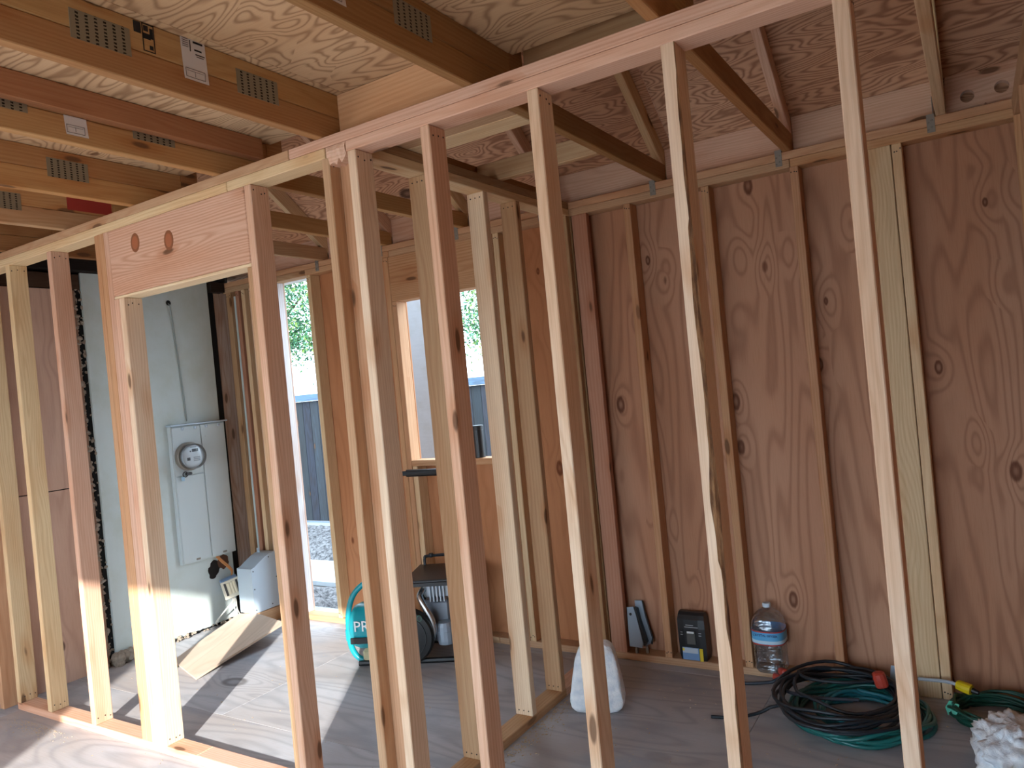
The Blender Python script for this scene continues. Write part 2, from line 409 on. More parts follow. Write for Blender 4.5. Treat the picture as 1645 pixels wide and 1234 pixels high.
# ---------------------------------------------------------------- middle wall (open framing in front)
wm = tag(empty('wall_middle', (-2.2, 0, 0)), 'open stud wall with a doorway header, bare on both sides', 'wall', kind='structure')
board('bottom_plate', (-4.60, -3.02), (0, D), (0, T), LUM, wm, 'x', jit(PINK, .02))
board('bottom_plate', (-3.018, .18), (0, D), (0, T), LUM, wm, 'x', jit(PINK))
board('top_plate', (-4.68, -2.462), (0, D), (H, H+T), LUM, wm, 'x', jit(YEL))
board('top_plate', (-2.460, -1.915), (0, D), (H, H+T), LUM, wm, 'x', jit(YEL))
board('top_plate', (-1.814, .19), (0, D), (H, H+T), LUM, wm, 'x', jit(PINK))
board('top_plate', (-4.68, -2.10), (0, D), (H+T+.001, ZB), LUM, wm, 'x', jit(TAN))
board('top_plate', (-2.098, .19), (0, D), (H+T+.001, ZB), LUM, wm, 'x', jit(PINK))
# splintered block in the gap of the lower plate
mb = MB(); rg_ = random.Random(5); V = []; Fc = []
nx, nz = 9, 3
for j in range(2):
    for i in range(nx):
        x = -1.912+.096*i/(nx-1); zl = H-.004-(.022*abs(math.sin(i*1.9))+rg_.uniform(0, .008) if 0 < i < nx-1 else 0)
        y = .004 if j == 0 else D-.004
        V += [(x, y, zl), (x, y-(.010 if j == 0 else -.004)*abs(math.sin(i*.9)), H+.018), (x, y, H+T-.001)]
for i in range(nx-1):
    for r in range(2):
        a = i*3+r; o2 = nx*3
        Fc += [[a, a+3, a+4, a+1], [o2+a, o2+a+1, o2+a+4, o2+a+3]]
    Fc += [[i*3, nx*3+i*3, nx*3+i*3+3, i*3+3], [i*3+2, i*3+5, nx*3+i*3+5, nx*3+i*3+2]]
for i in (0, nx-1): Fc += [[i*3, i*3+1, nx*3+i*3+1, nx*3+i*3], [i*3+1, i*3+2, nx*3+i*3+2, nx*3+i*3+1]]
mb.add(V, Fc); mb.build('splintered_block', LUM, wm, None, col('#d9b7a0', 1.1))
stud(wm, -4.60, 0, color=YEL); stud(wm, -4.275, 0, color=YEL); stud(wm, -3.855, 0, color=PINK)
stud(wm, -3.425, 0, color=ORA, top=False, bot=False); stud(wm, -3.3865, 0, color=ORA, top=False, bot=False); stud(wm, -3.348, 0, color=PINK, top=False, bot=False)
stud(wm, -3.3095, 0, z1=2.076, color=PINK, name='trimmer_stud', top=False, bot=False); stud(wm, -3.271, 0, z1=2.076, color=PALE, name='trimmer_stud')
board('door_header', (-3.309, -2.363), (0.0, D), (2.090, H-.001), LUMR, wm, 'x', jit(PINK, .02))
HDR = bpy.data.objects['door_header']
KN1, KN2 = plain('knot_ring', col('#8a5636'), .7), plain('knot_core', col('#a5623f'), .7)
for kx, kz in ((-3.106, 2.301), (-2.864, 2.268)):
    mb = MB(); km = Matrix.Translation((kx, -.0002, kz)) @ Matrix.Rotation(PI/2, 4, 'X')
    mb.lathe([(.033, 0), (.031, .0006)], 20, 0, km @ Matrix.Scale(1.3, 4, (0, 1, 0))); kn = mb.build('knot', KN1, HDR)
    mb = MB(); mb.lathe([(.022, .0006), (.020, .0011)], 18, 0, km @ Matrix.Scale(1.35, 4, (0, 1, 0))); mb.build('knot_core', KN2, HDR)
board('lit_underside', (-3.309, -2.363), (0.002, D-.002), (2.077, 2.089), LUM, wm, 'x', col('#e6d3b0', 1.1))  # added strip; its pale colour stands for the header's floor-lit underside
stud(wm, -2.361, 0, color=PINK); stud(wm, -2.4015, .012, z1=2.076, color=TAN, name='trimmer_stud', dy=.076)
stud(wm, -1.936, 0, color=TAN); board('backing_stud', (-1.897, -1.810), (.050, .088), (T, H), LUM, wm, 'z', jit(ORA))
stud(wm, -1.808, 0, color=PALE); stud(wm, -1.483, 0, color=PINK); stud(wm, -1.074, 0, color=PALE)
stud(wm, -.228, 0, color=PALE)
# stud with a wane edge and bark
V, Fc, fm = [], [], []
nL = 90
for i in range(nL+1):
    z = T+(H-T)*i/nL
    a = mnoise.noise(Vector((0, 3.1, z*2.2))); b = mnoise.noise(Vector((7, 1.2, z*9)))
    wz = max(.001, .007+.011*a+.006*b + (.005 if 1.0 < z < 1.9 else 0)); wy = max(.002, .012+.016*a+.007*b)
    if z > 2.3: wz *= .4; wy *= .4
    q = .35*b
    x0, x1 = -.654, -.654+T
    V += [(x0, 0, z), (x1-wz, 0, z), (x1-wz*.45+.003*b, wy*(.35)+.003*a, z), (x1, wy, z), (x1, D, z), (x0, D, z)]
for i in range(nL):
    for j in range(6):
        p = i*6+j; q = i*6+(j+1) % 6
        Fc.append([p, q, q+6, p+6]); fm.append(1 if j in (1, 2) else 0)
Fc += [[5, 4, 3, 2, 1, 0], [nL*6+j for j in range(6)]]; fm += [0, 0]
k = N('bark', .9); a = k.noise(k.vmul(k.coord(), (9, 70, 70)), 1, 5, .65); k.base(k.mix(k.rng(a, .3, .72), col('#5a3a27'), col('#b48a60'))); k.bump(a, .9, .006); BARK = k.m
cz = Vector((-.635, D/2, (T+H)/2)); mw = Matrix.Translation(cz) @ ROTZ; iv = mw.inverted()
mesh_obj('stud', [iv @ Vector(v) for v in V], Fc, [LUM, BARK], wm, mw, PALE, fmats=fm)

# ---------------------------------------------------------------- cross wall running back from the middle wall
wc = tag(empty('wall_cross', (-1.845, .9, 0)), 'short open stud wall running back to the plywood wall', 'wall', kind='structure')
X0, X1 = -1.891, -1.802
board('bottom_plate', (X0, X1), (D+.001, 1.16), (0, T), LUM, wc, 'y', jit(TAN))
board('bottom_plate', (X0, X1), (1.162, W-.001), (0, T), LUM, wc, 'y', jit(PINK))
board('top_plate', (X0, X1), (D+.001, W-.001), (H, H+T), LUM, wc, 'y', jit(YEL))
board('top_plate', (X0, X1), (D+.001, W-.001), (H+T+.001, ZB), LUM, wc, 'y', jit(BRN))
for y, c in ((.430, TAN), (.838, PALE), (1.115, TAN)):
    o = board('stud', (X0, X1), (y, y+T), (T, H), LUM, wc, 'z', jit(c))
    nails(o, [(X0+D*u, y, zz) for u in (.22, .5, .78) for zz in (T+.022, H-.024)], (0, -1, 0))
board('stud', (X0, X1), (W-T-.002, W-.002), (T, H), LUM, wc, 'z', jit(BRN))

# ---------------------------------------------------------------- left wall: the old house, painted siding and a sheathed part
XL = -4.72
wl = tag(empty('wall_left', (XL, .8, 0)), 'old outer house wall, white painted siding beside bare pink plywood', 'wall', kind='structure')
def lsheet(y, z, m, name='plywood_sheet', x=(XL-.012, XL), axis='z'): return board(name, x, y, z, m, wl, axis, ch=.001)
lsheet((-3.27, -1.2), (0, 2.44), PLYP); lsheet((-1.198, .115), (0, 2.44), PLYP)
lsheet((.117, .560), (0, 1.140), PLYP); lsheet((.117, .560), (1.146, 2.36), PLYP)
board('flat_board', (XL+.001, XL+.039), (-.035, .062), (0, H), LUM, wl, 'z', jit(ORA))
board('flat_board', (XL+.001, XL+.039), (.064, .105), (0, H), LUM, wl, 'z', jit(TAN))
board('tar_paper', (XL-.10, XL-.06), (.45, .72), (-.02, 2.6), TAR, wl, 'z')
board('gap_edge', (XL-.045, XL-.013), (.50, .592), (0, 2.36), OLD, wl, 'z', col('#9a8372'))
def foam_strip():
    mb = MB(); r = random.Random(11)
    for i in range(420):
        z = r.uniform(.02, 2.4); y = .592+r.gauss(0, .006) if r.random() < .8 else .624+r.gauss(0, .003)
        s = r.uniform(.003, .012)*(1.5 if r.random() < .1 else 1)
        m = Matrix.Translation((XL-.03+r.uniform(-.01, .02), y, z)) @ Matrix.Rotation(r.uniform(0, 6), 4, 'X') @ Matrix.Diagonal((1, r.uniform(.6, 1.2), r.uniform(.7, 1.9), 1))
        mb.lathe([(.2*s, -s), (.8*s, -.6*s), (s, 0), (.75*s, .65*s), (.2*s, s)], 7, 0, m)
    for i in range(26):
        s = r.uniform(.015, .035)
        mb.lathe([(.2*s, -s), (.8*s, -.6*s), (s, 0), (.75*s, .65*s), (.2*s, s)], 7, 0, Matrix.Translation((XL+.01+r.uniform(-.02, .035), .63+r.gauss(0, .045), .01+r.uniform(0, .05))))
    o = mb.build('foam_crumbs', FOAM, wl); o['kind'] = 'stuff'; return o
foam_strip()
# painted siding panel with a ragged foot
V, Fc = [], []
nn = 46; rr = random.Random(21)
ft = [.012+.02*abs(mnoise.noise(Vector((i*.45, 0, 3))))+rr.uniform(0, .012) for i in range(nn+1)]
for xx in (XL-.02, XL):
    for i in range(nn+1):
        y = .628+(1.535-.628)*i/nn
        V += [(xx, y, ft[i]), (xx, y, 2.47)]
o2 = 2*(nn+1)
for i in range(nn):
    a = 2*i
    Fc += [[a, a+1, a+3, a+2], [o2+a, o2+a+2, o2+a+3, o2+a+1], [a, a+2, o2+a+2, o2+a], [a+1, o2+a+1, o2+a+3, a+3]]
Fc += [[0, o2, o2+1, 1], [o2-2, o2-1, 2*o2-1, 2*o2-2]]
mesh_obj('painted_siding', V, Fc, WHITE, wl, color=(1, 1, 1, 1))
mb = MB()
for i in range(70):
    s = rr.uniform(.004, .014); y = rr.uniform(.66, 1.5)
    mb.lathe([(.2*s, -s*.6), (s, -.2*s), (.8*s, .4*s), (.2*s, s*.6)], 6, 0, Matrix.Translation((XL+.004+rr.uniform(-.004, .02), y, .006+rr.uniform(0, .022))) @ Matrix.Rotation(rr.uniform(0, 3), 4, 'X'))
o = mb.build('stucco_crumbs', FOAM, wl); o['kind'] = 'stuff'
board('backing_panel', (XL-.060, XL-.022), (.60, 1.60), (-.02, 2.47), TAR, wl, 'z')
board('bare_panel', (XL-.050, XL-.035), (1.602, W+D), (0, 2.40), OLD, wl, 'z', col('#cdbdb1'))
board('old_beam', (XL-.05, XL+.03), (1.545, 1.665), (2.395, 2.47), OLD, wl, 'y', col('#2c221c'))
board('old_beam', (XL-.05, XL+.045), (.30, 1.665), (2.475, 2.60), OLD, wl, 'y', col('#1d1714'))
board('old_beam', (XL-.05, XL-.003), (.10, .62), (2.365, 2.46), OLD, wl, 'y', col('#4b3a2d'))
board('house_wall', (XL-.20, XL-.102), (-3.40, 1.80), (-.16, 4.7), plain('house_shell', col('#4a443f'), .9), wl, 'z')
# cable stapled up the siding, hole where it enters
cb = tag(empty('wall_cable', (XL+.006, 1.25, 1.47)), 'thin painted cable running up the white siding to a dark hole', 'cable')
mb = MB(); mb.tube(bezier([(XL+.006, 1.268, 1.475), (XL+.007, 1.262, 1.62), (XL+.006, 1.250, 1.86), (XL+.007, 1.238, 2.05), (XL+.010, 1.226, 2.20), (XL+.014, 1.214, 2.285), (XL-.01, 1.212, 2.30)], 8), .0045, 6)
mb.build('cable', plain('painted_cable', col('#8f9a98'), .6), cb)
mb = MB(); mb.lathe([(.017, 0), (.019, .003), (.013, .006)], 10, 0, Matrix.Translation((XL+.001, 1.214, 2.303)) @ Matrix.Rotation(PI/2, 4, 'Y')); mb.build('entry_hole', TAR, cb)

# ---------------------------------------------------------------- right wall (its corner shows at the frame edge) and rear wall
wr = tag(empty('wall_right', (.24, 0, 0)), 'right end wall of studs and plywood at the corner', 'wall', kind='structure')
for y0, y1 in ((-3.27, -2.05), (-2.048, -.83), (-.828, .39), (.392, 1.7585)):
    board('plywood_sheet', (.281, .293), (y0, y1), (-.05, 2.60), PLYW, wr, 'z', ch=.001)
yy = W-T-.002
while yy > -3.1:
    board('stud', (.19, .279), (yy, yy+T), (T, H), LUM, wr, 'z', jit(ORA)); yy -= .4064
board('bottom_plate', (.19, .279), (-3.15, W-.002), (0, T), LUM, wr, 'y', jit(TAN))
board('top_plate', (.191, .279), (-3.15, W-.002), (H, ZB), LUM, wr, 'y', jit(TAN))
wk = tag(empty('wall_rear', (-2.2, -3.2, 0)), 'rear plywood wall with a wide door opening and an added opening for fill light', 'wall', kind='structure')
OX = (-2.06, -.24, 2.045)
YR = (-3.262, -3.150)
board('plywood_sheet', (-4.72, -4.30), YR, (0, 2.6), PLYW, wk, 'z', ch=.001)
board('plywood_sheet', (-4.298, -2.75), YR, (0, .10), PLYW, wk, 'z', ch=.001); board('plywood_sheet', (-4.298, -2.75), YR, (2.05, 2.6), PLYW, wk, 'x', ch=.001)  # opening left between these two is added to let in more fill light
board('plywood_sheet', (-2.749, OX[0]), YR, (0, 2.6), PLYW, wk, 'z', ch=.001)
board('plywood_sheet', (OX[0]+.001, OX[1]-.001), YR, (OX[2], 2.6), PLYW, wk, 'x', ch=.001)
board('plywood_sheet', (OX[1], .30), YR, (0, 2.6), PLYW, wk, 'z', ch=.001)

# ---------------------------------------------------------------- attic deck (the ceiling) and the roof
ce = tag(empty('ceiling', (-2.2, -.7, 2.65)), 'pale plywood attic deck laid over the truss chords', 'ceiling', kind='structure')
xs_ = [.28, -.669, -1.888, -3.108, -4.30, -4.72]
for a, b in zip(xs_[1:], xs_[:-1]):
    for y0, y1 in ((-1.76, -.945), (-.943, .275)):
        board('plywood_sheet', (a+.001, b-.001), (y0, y1), (2.6435, 2.661), PLYD, ce, 'x', ch=.0008)
rf = tag(empty('roof', (-2.2, -.745, 4.4)), 'sloping plywood roof deck above the rafters', 'roof', kind='structure')
SL = .75; YRG = -.745
def zroof(y): return 2.683+SL*(1.66-(y if y > YRG else 2*YRG-y))   # underside of the roof deck
ang = math.atan(SL)
run = [1.895, 1.15, .175, -.745]
for side in (1, -1):
    for i in range(3):
        ya, yb = run[i], run[i+1]
        xsx = [.40, -1.22, -3.66, -4.60, -4.95] if i % 2 == 0 else [.40, -.04, -2.44, -4.88]
        for xa, xb in zip(xsx[1:], xsx[:-1]):
            L = (ya-yb)/math.cos(ang); ym = (ya+yb)/2; zm = zroof(ym)+.008/math.cos(ang)
            V, Fc = cbox((xb-xa)/2-.001, L/2-.001, .0075, .0008)
            yw = ym if side > 0 else 2*YRG-ym
            mw = Matrix.Translation(((xa+xb)/2, yw, zm)) @ Matrix.Rotation(-ang*side, 4, 'X')
            mesh_obj('plywood_sheet', V, Fc, PLYR, rf, mw)
FASC = plain('white_eave_paint', col('#d8dcdc'), .6)
board('fascia', (-4.95, .40), (1.868, 1.890), (2.402, 2.505), FASC, rf, 'x'); board('soffit', (-4.95, .40), (W+D+.014, 1.867), (2.398, 2.407), FASC, rf, 'x')
for xe in (-4.95, .281): board('eave_cap', (xe, xe+.012), (W+D+.013, 1.867), (2.407, 2.61), FASC, rf, 'y')
# gable infill above the walls
for xg, nm in ((.287, wr),):
    pts = [(1.75, 2.602), (-3.25, 2.602), (-3.25, zroof(-3.25)-.005), (YRG, zroof(YRG)-.005), (1.75, zroof(1.75)-.005)]
    V = [(xg-.006, y, z) for y, z in pts]+[(xg+.006, y, z) for y, z in pts]
    mesh_obj('gable_sheet', V, [[0, 1, 2, 3, 4], [9, 8, 7, 6, 5]]+[[i, (i+1) % 5, (i+1) % 5+5, i+5] for i in range(5)], PLYW, nm)
board('plywood_sheet', (-4.72, .30), YR, (2.602, 2.66), PLYW, wk, 'x', ch=.001)

# ================================================================== roof trusses
def chord(name, x, y, z, parent, c, mat=None): return board(name, (x-T, x), y, z, mat or LUM, parent, 'y', jit(c))
def plate_on(parent, x, y0, z0, h=.078, w=.165):
    o = board('nail_plate', (x, x+.0016), (y0, y0+w), (z0, z0+h), NPLATE, parent, 'y', ch=.0002); return o
tl = ['roof truss over the bare wall sheet beside the double yellow stud',
      'roof truss ending above the plywood bay behind the bark edged stud',
      'roof truss carrying a paper tag, in line with the first stud of the back wall',
      'roof truss with a long paper tag and black ink stamp beside the cross wall',
      'roof truss with a small paper tag and a short board nailed along it',
      'roof truss with one full nail plate, over the doorway header',
      'roof truss with a red painted streak on its upper chord',
      'roof truss nearest the old house wall']
CA, CB, CC, CR = [col(h, 1.2) for h in ('#ad8759', '#a2784f', '#8f6a44', '#9c6c4b')]
cols = [(YEL, TAN), (CB, CA), (CC, CC), (CB, CA), (CA, CB), (CA, CB), (TAN, CA), (CC, CC)]
def marks(parent, x, rows, mat=INK):
    """flat ink marks on a +X face: list of (y0,y1,z0,z1)"""
    mb = MB()
    for y0, y1, z0, z1 in rows: mb.box((x, x+.0006), (y0, y1), (z0, z1), .0001)
    o = mb.build('print', mat, parent); o['kind'] = 'stuff'; return o
def paper(parent, x, y0, y1, z0, z1):
    nz_ = 8; V = []; Fc = []
    for i in range(nz_+1):
        t = i/nz_; b = .0012+.006*max(0, .25-t)**1.2
        for y in (y0+.004*(1-t), y1+.004*(1-t)):
            V += [(x+b, y, z0+(z1-z0)*t), (x+b+.0004, y, z0+(z1-z0)*t)]
    for i in range(nz_):
        a = i*4
        Fc += [[a+1, a+3, a+7, a+5], [a, a+4, a+6, a+2], [a, a+1, a+5, a+4], [a+2, a+6, a+7, a+3]]
    Fc += [[0, 2, 3, 1], [nz_*4, nz_*4+1, nz_*4+3, nz_*4+2]]
    return mesh_obj('paper_tag', V, Fc, PAPER, parent)
def outline(y0, y1, z0, z1, t=.0014): return [(y0, y1, z0, z0+t), (y0, y1, z1-t, z1), (y0, y0+t, z0, z1), (y1-t, y1, z0, z1)]
for i, x in enumerate(TX):
    t = tag(empty('roof_truss', (x-T/2, 0, ZB)), tl[i], 'roof truss', 'attic roof trusses')
    c0, c1 = cols[i]
    chord('bottom_chord', x, (-3.24, 1.722), (ZB+.0005, ZB+D), t, c0)
    chord('upper_chord', x, (-1.76, .25), (ZB+D+.001, ZB+2*D-.0005), t, c1)
    chord('post', x, (.251, .339), (ZB+D+.001, 3.57), t, c1).name
    for side in (1, -1):
        ya, yb = 1.865, YRG+.01
        L = (ya-yb)/math.cos(ang); ym = (ya+yb)/2
        zc = zroof(ym)-.0445/math.cos(ang)-.001
        V, Fc = cbox(L/2, T/2, D/2, .003)
        yw = ym if side > 0 else 2*YRG-ym
        mw = Matrix.Translation((x-T/2, yw, zc)) @ Matrix.Rotation(-ang*side, 4, 'X') @ ROTY
        mesh_obj('rafter', V, Fc, LUM, t, mw, jit(PINK if i % 2 else YEL))
    for y0 in (-.868, -.352): plate_on(t, x, y0, 2.529)
    # galvanised tie on the plate edge
    mb = MB(); mb.box((x-T-.034, x-T-.004), (W-.0025, W-.0005), (H+.012, ZB+.012), .0004); mb.box((x-T-.010, x-T-.0075), (W-.002, W+.05), (ZB-.002, ZB+.085), .0004)
    for q in ((-.028, H+.025), (-.014, H+.034), (-.026, H+.055), (-.012, H+.062)): mb.lathe([(.004, 0), (.003, .002)], 6, 0, Matrix.Translation((x-T+q[0]-.002, W-.0025, q[1])) @ Matrix.Rotation(PI/2, 4, 'X'))
    mb.build('hurricane_tie', STEEL, t)
    if i == 3:
        p = paper(t, x, -.545, -.462, 2.519, 2.650)
        marks(p, x+.0022, [(-.540, -.520, 2.640-.006*q, 2.6415-.006*q) for q in range(5)]+[(-.503, -.470, 2.634, 2.640), (-.500, -.475, 2.612, 2.617), (-.497, -.466, 2.600, 2.603), (-.494, -.470, 2.594, 2.596), (-.515, -.512, 2.606, 2.640)])
        marks(p, x+.0028, outline(-.536, -.470, 2.526, 2.553)+[(-.530, -.476, 2.545, 2.546), (-.505, -.5035, 2.530, 2.545)], GREYINK)
        s_ = marks(t, x+.0004, outline(-.700+.035, -.628, 2.560, 2.640, .003)+[(-.660, -.646, 2.618, 2.634), (-.642, -.632, 2.600, 2.630), (-.664, -.640, 2.596, 2.612), (-.645, -.634, 2.568, 2.580), (-.690, -.668, 2.606, 2.638)]); s_.name = 'ink_stamp'
    if i == 2:
        p = paper(t, x, -.635, -.545, 2.500, 2.600)
        marks(p, x+.0028, outline(-.628, -.556, 2.506, 2.534)+[(-.620, -.564, 2.526, 2.527)], GREYINK)
    if i == 4:
        chord('nailed_board', x+T+.0005, (-1.70, .20), (ZB+D+.002, ZB+2*D-.001), t, CR)
        p = paper(t, x, -.592, -.518, 2.490, 2.5535)
        marks(p, x+.0028, outline(-.586, -.526, 2.497, 2.524)+[(-.580, -.532, 2.516, 2.517), (-.557, -.5555, 2.503, 2.516)], GREYINK)
    if i == 6:
        mb = MB(); mb.box((x, x+.0008), (.02, .24), (2.565, 2.628), .0002); mb.build('red_streak', plain('red_paint', col('#9c2f28'), .5), t)
# flat and upright blocking between the trusses beyond the middle wall
bl = [('flat_block', (TX[3]+.001, TX[2]-T-.001), (.140, .2265), (ZB+.001, ZB+T), TAN), ('flat_block', (TX[3]+.001, TX[2]-T-.001), (.340, .455), (ZB+.001, ZB+T), YEL), ('flat_block', (TX[3]+.001, TX[2]-T-.001), (.2275, .338), (ZB+.001, ZB+T), TAN)]
g_ = 'blocking between the trusses'
o = board('upright_block', (TX[3]+.001, TX[2]-T-.001), (.092, .130), (ZB+.001, 2.642), LUM, ce, 'x', jit(ORA))
for nm, x, y, z, c in bl: board(nm, x, y, z, LUM, ce, 'x', jit(c))
board('upright_block', (TX[3]+.001, TX[2]-T-.001), (.985, 1.023), (ZB+.001, ZB+D), LUM, ce, 'x', jit(TAN))
board('upright_block', (TX[2]+.001, TX[1]-T-.001), (.345, .383), (ZB+D, 2.78), LUM, ce, 'x', jit(BRN))

# ================================================================== things on the left wall
pn = tag(empty('meter_panel', (XL, 1.33, .50)), 'white painted electric meter panel with two tall doors on the siding', 'meter panel')
X = XL+.0005
def pbox(name, x, y, z, m, p=pn, ch=.003):
    mb = MB(); mb.box(x, y, z, ch); return mb.build(name, m, p)
pbox('cabinet', (X, X+.034), (1.112, 1.545), (.498, 1.446), BOXP)
pbox('meter_cover', (X+.0345, X+.041), (1.122, 1.337), (1.105, 1.438), BOXP)
d1 = pbox('door', (X+.0345, X+.041), (1.122, 1.337), (.508, 1.098), BOXP)
d2 = pbox('door', (X+.0345, X+.041), (1.345, 1.538), (.508, 1.438), BOXP)
pbox('top_lip', (X, X+.062), (1.105, 1.555), (1.447, 1.458), BLUEBOX, ch=.002)
mb = MB(); mb.box((X+.0412, X+.048), (1.215, 1.245), (.512, .524), .002); mb.build('latch', STEEL, d1)
mb = MB(); mb.box((X+.0412, X+.048), (1.43, 1.46), (.512, .524), .002); mb.build('latch', STEEL, d2)
for y in (1.20, 1.30, 1.39, 1.49):
    mb = MB(); mb.lathe([(.010, 0), (.010, .006), (.005, .008)], 10, 0, Matrix.Translation((X+.0412, y, 1.425)) @ Matrix.Rotation(PI/2, 4, 'Y')); mb.build('screw', BLUEBOX, pn)
RX = Matrix.Rotation(PI/2, 4, 'Y')
METP = plain('meter_print', col('#4a5258'), .5)
MC = Matrix.Translation((X+.042, 1.222, 1.232)) @ RX
mt = MB(); mt.lathe([(.098, 0), (.098, .030), (.094, .036), (.084, .036), (.084, .020)], 32, 0); mt = mt.build('meter', STEEL, pn, MC, smooth=False)
mb = MB(); mb.lathe([(.083, .02), (.083, .060), (.080, .064), (.040, .066)], 32); mb.build('dial_face', plain('meter_face', col('#d6dde2'), .4), mt, MC)
xf = X+.042+.0665
for y0, y1, z0, z1 in ((1.213, 1.262, 1.262, 1.282), (1.196, 1.206, 1.262, 1.272), (1.172, 1.196, 1.205, 1.226)):
    mb = MB(); mb.box((xf, xf+.001), (y0, y1), (z0, z1), .0002); mb.build('display', METP, mt)
mb = MB()
for i in range(3): mb.box((xf, xf+.001), (1.222, 1.272), (1.198+i*.011, 1.2035+i*.011), .0002)
mb.box((xf, xf+.001), (1.20, 1.25), (1.292, 1.298), .0002)
mb.build('print', plain('meter_grey_print', col('#8d969c'), .5), mt)['kind'] = 'stuff'
k = N('clear_cover', .05); tr = k.n('ShaderNodeBsdfTransparent'); gl = k.n('ShaderNodeBsdfGlossy'); gl.inputs['Roughness'].default_value = .06; fr = k.n('ShaderNodeFresnel'); fr.inputs[0].default_value = 1.4
mx = k.n('ShaderNodeMixShader'); k.l(fr.outputs[0], mx.inputs[0]); k.l(tr.outputs[0], mx.inputs[1]); k.l(gl.outputs[0], mx.inputs[2]); tr.inputs[0].default_value = (.93, .96, .98, 1)
k.l(mx.outputs[0], k.t.nodes['Material Output'].inputs[0]); CLEAR = k.m
mb = MB(); mb.lathe([(.086, .034), (.086, .085), (.080, .096), (.060, .102), (.020, .104)], 32); mb.build('glass_cover', CLEAR, mt, MC, smooth=True)
mb = MB(); mb.tube([(X+.06, 1.18+.018*math.cos(a), 1.112+.018*math.sin(a)) for a in [i*PI/5 for i in range(10)]], .004, 6, closed=True); mb.box((X+.048, X+.075), (1.185, 1.225), (1.105, 1.122), .003)
lk = mb.build('seal_ring', DARKST, pn)
mb = MB(); mb.box((X+.052, X+.064), (1.150, 1.172), (1.070, 1.098), .003); mb.build('seal_tag', plain('blue_tag', col('#9fc2d8'), .4), lk)

# knocked out hole, wires and hanging switch box
wg = tag(empty('wiring_box', (XL+.05, 1.43, .16)), 'blue switch box with loose wires hanging below the meter panel', 'wiring box')
k = N('broken_hole', .95); k.base(col('#191411')); HOLE = k.m
V = []; rr = random.Random(4)
nH = 22
for xx in (XL+.0012, XL+.0030):
    for i in range(nH):
        a = 2*PI*i/nH; r = 1+rr.uniform(-.18, .18)
        V.append((xx, 1.372+.045*r*math.cos(a)+.012*math.sin(a), .405+.058*r*math.sin(a)))
mesh_obj('hole', V, [list(range(nH)), list(range(nH, 2*nH))[::-1]]+[[i, (i+1) % nH, nH+(i+1) % nH, nH+i] for i in range(nH)], HOLE, wg)
V = []
for xx in (XL+.0012, XL+.0032):
    for i in range(nH):
        a = 2*PI*i/nH; r = 1+rr.uniform(-.12, .12)
        V.append((xx, 1.452+.045*r*math.cos(a), .440+.05*r*math.sin(a)))
mesh_obj('hole', V, [list(range(nH)), list(range(nH, 2*nH))[::-1]]+[[i, (i+1) % nH, nH+(i+1) % nH, nH+i] for i in range(nH)], plain('brown_cavity', col('#5a3c2c'), .9), wg)
jm = Matrix.Translation((XL+.075, 1.440, .272)) @ Matrix.Rotation(.25, 4, 'X') @ Matrix.Rotation(-.5, 4, 'Z')
mb = MB(); mb.box((-.03, .028), (-.058, .058), (-.062, .062), .006); jb = mb.build('switch_box', plain('blue_plastic', col('#7f9fc4'), .5), wg, jm)
mb = MB(); mb.box((.029, .037), (-.062, .062), (-.075, .058), .003); mb.build('cover', plain('ivory_plastic', col('#d8d6c6'), .5), jb, jm)
mb = MB(); mb.box((.0375, .040), (-.045, -.030), (-.05, .045), .001); mb.box((.0375, .040), (.036, .050), (-.05, .045), .001); mb.build('slot', DARKST, jb, jm)
mb = MB()
for q in (-.017, .004, .023): mb.box((.0375, .043), (q-.007, q+.007), (-.045, .042), .001)
mb.build('breaker', plain('pale_switch', col('#e8e4cc'), .5), jb, jm)
OW = plain('orange_wire', col('#c98a54'), .5); WW = plain('white_wire', col('#dad8cf'), .5)
for i, q in enumerate((0, .008, .017)):
    mb = MB(); mb.tube(bezier([(XL+.02, 1.385+q, .492), (XL+.05, 1.400+q, .455), (XL+.075, 1.430+q, .41), (XL+.07, 1.462+q*.6, .37), (XL+.06, 1.463, .33)], 6), .0042, 6); mb.build('wire', OW, wg)
for i, (dy, dz, e) in enumerate(((-.10, .02, 0), (-.115, .035, .01), (.03, .03, .02), (.05, .05, .03), (-.085, .06, .0))):
    mb = MB(); mb.tube(bezier([(XL+.075, 1.435+e*.5, .205), (XL+.085, 1.437+e, .165), (XL+.07, 1.425+dy*.5+e, .11), (XL+.05, 1.425+dy+e, .04+dz*.5), (XL+.055, 1.425+dy*1.1+e, .03+dz*.3)], 6), .0032, 6); mb.build('wire', WW, wg)

# grey sheet metal box by the gap, propped on an offcut
of = tag(board('wood_offcut', (-4.535, -4.375), (1.46, 1.655), (.0005, .092), LUM, None, 'y', TAN), 'short wood offcut under the blue grey metal box', 'offcut')
mbx = tag(empty('metal_box', (-4.46, 1.54, .094)), 'blue grey sheet metal box with screws standing by the open stud bay', 'metal box')
prof = [(1.430, .094), (1.656, .094), (1.656, .480), (1.600, .478), (1.560, .466), (1.510, .440), (1.460, .412), (1.430, .404)]
V = [(x, y, z) for x in (-4.545, -4.392) for y, z in prof]; n = len(prof)
mesh_obj('shell', V, [list(range(n)), list(range(n, 2*n))[::-1]]+[[i, (i+1) % n, n+(i+1) % n, n+i] for i in range(n)], BLUEBOX, mbx)
for y, z in ((1.445, .385), (1.445, .26), (1.445, .115), (1.585, .455), (1.585, .12), (1.64, .30)):
    mb = MB(); mb.lathe([(.005, 0), (.004, .002)], 8, 0, Matrix.Translation((-4.392, y, z)) @ RX); mb.build('screw', DARKST, mbx)
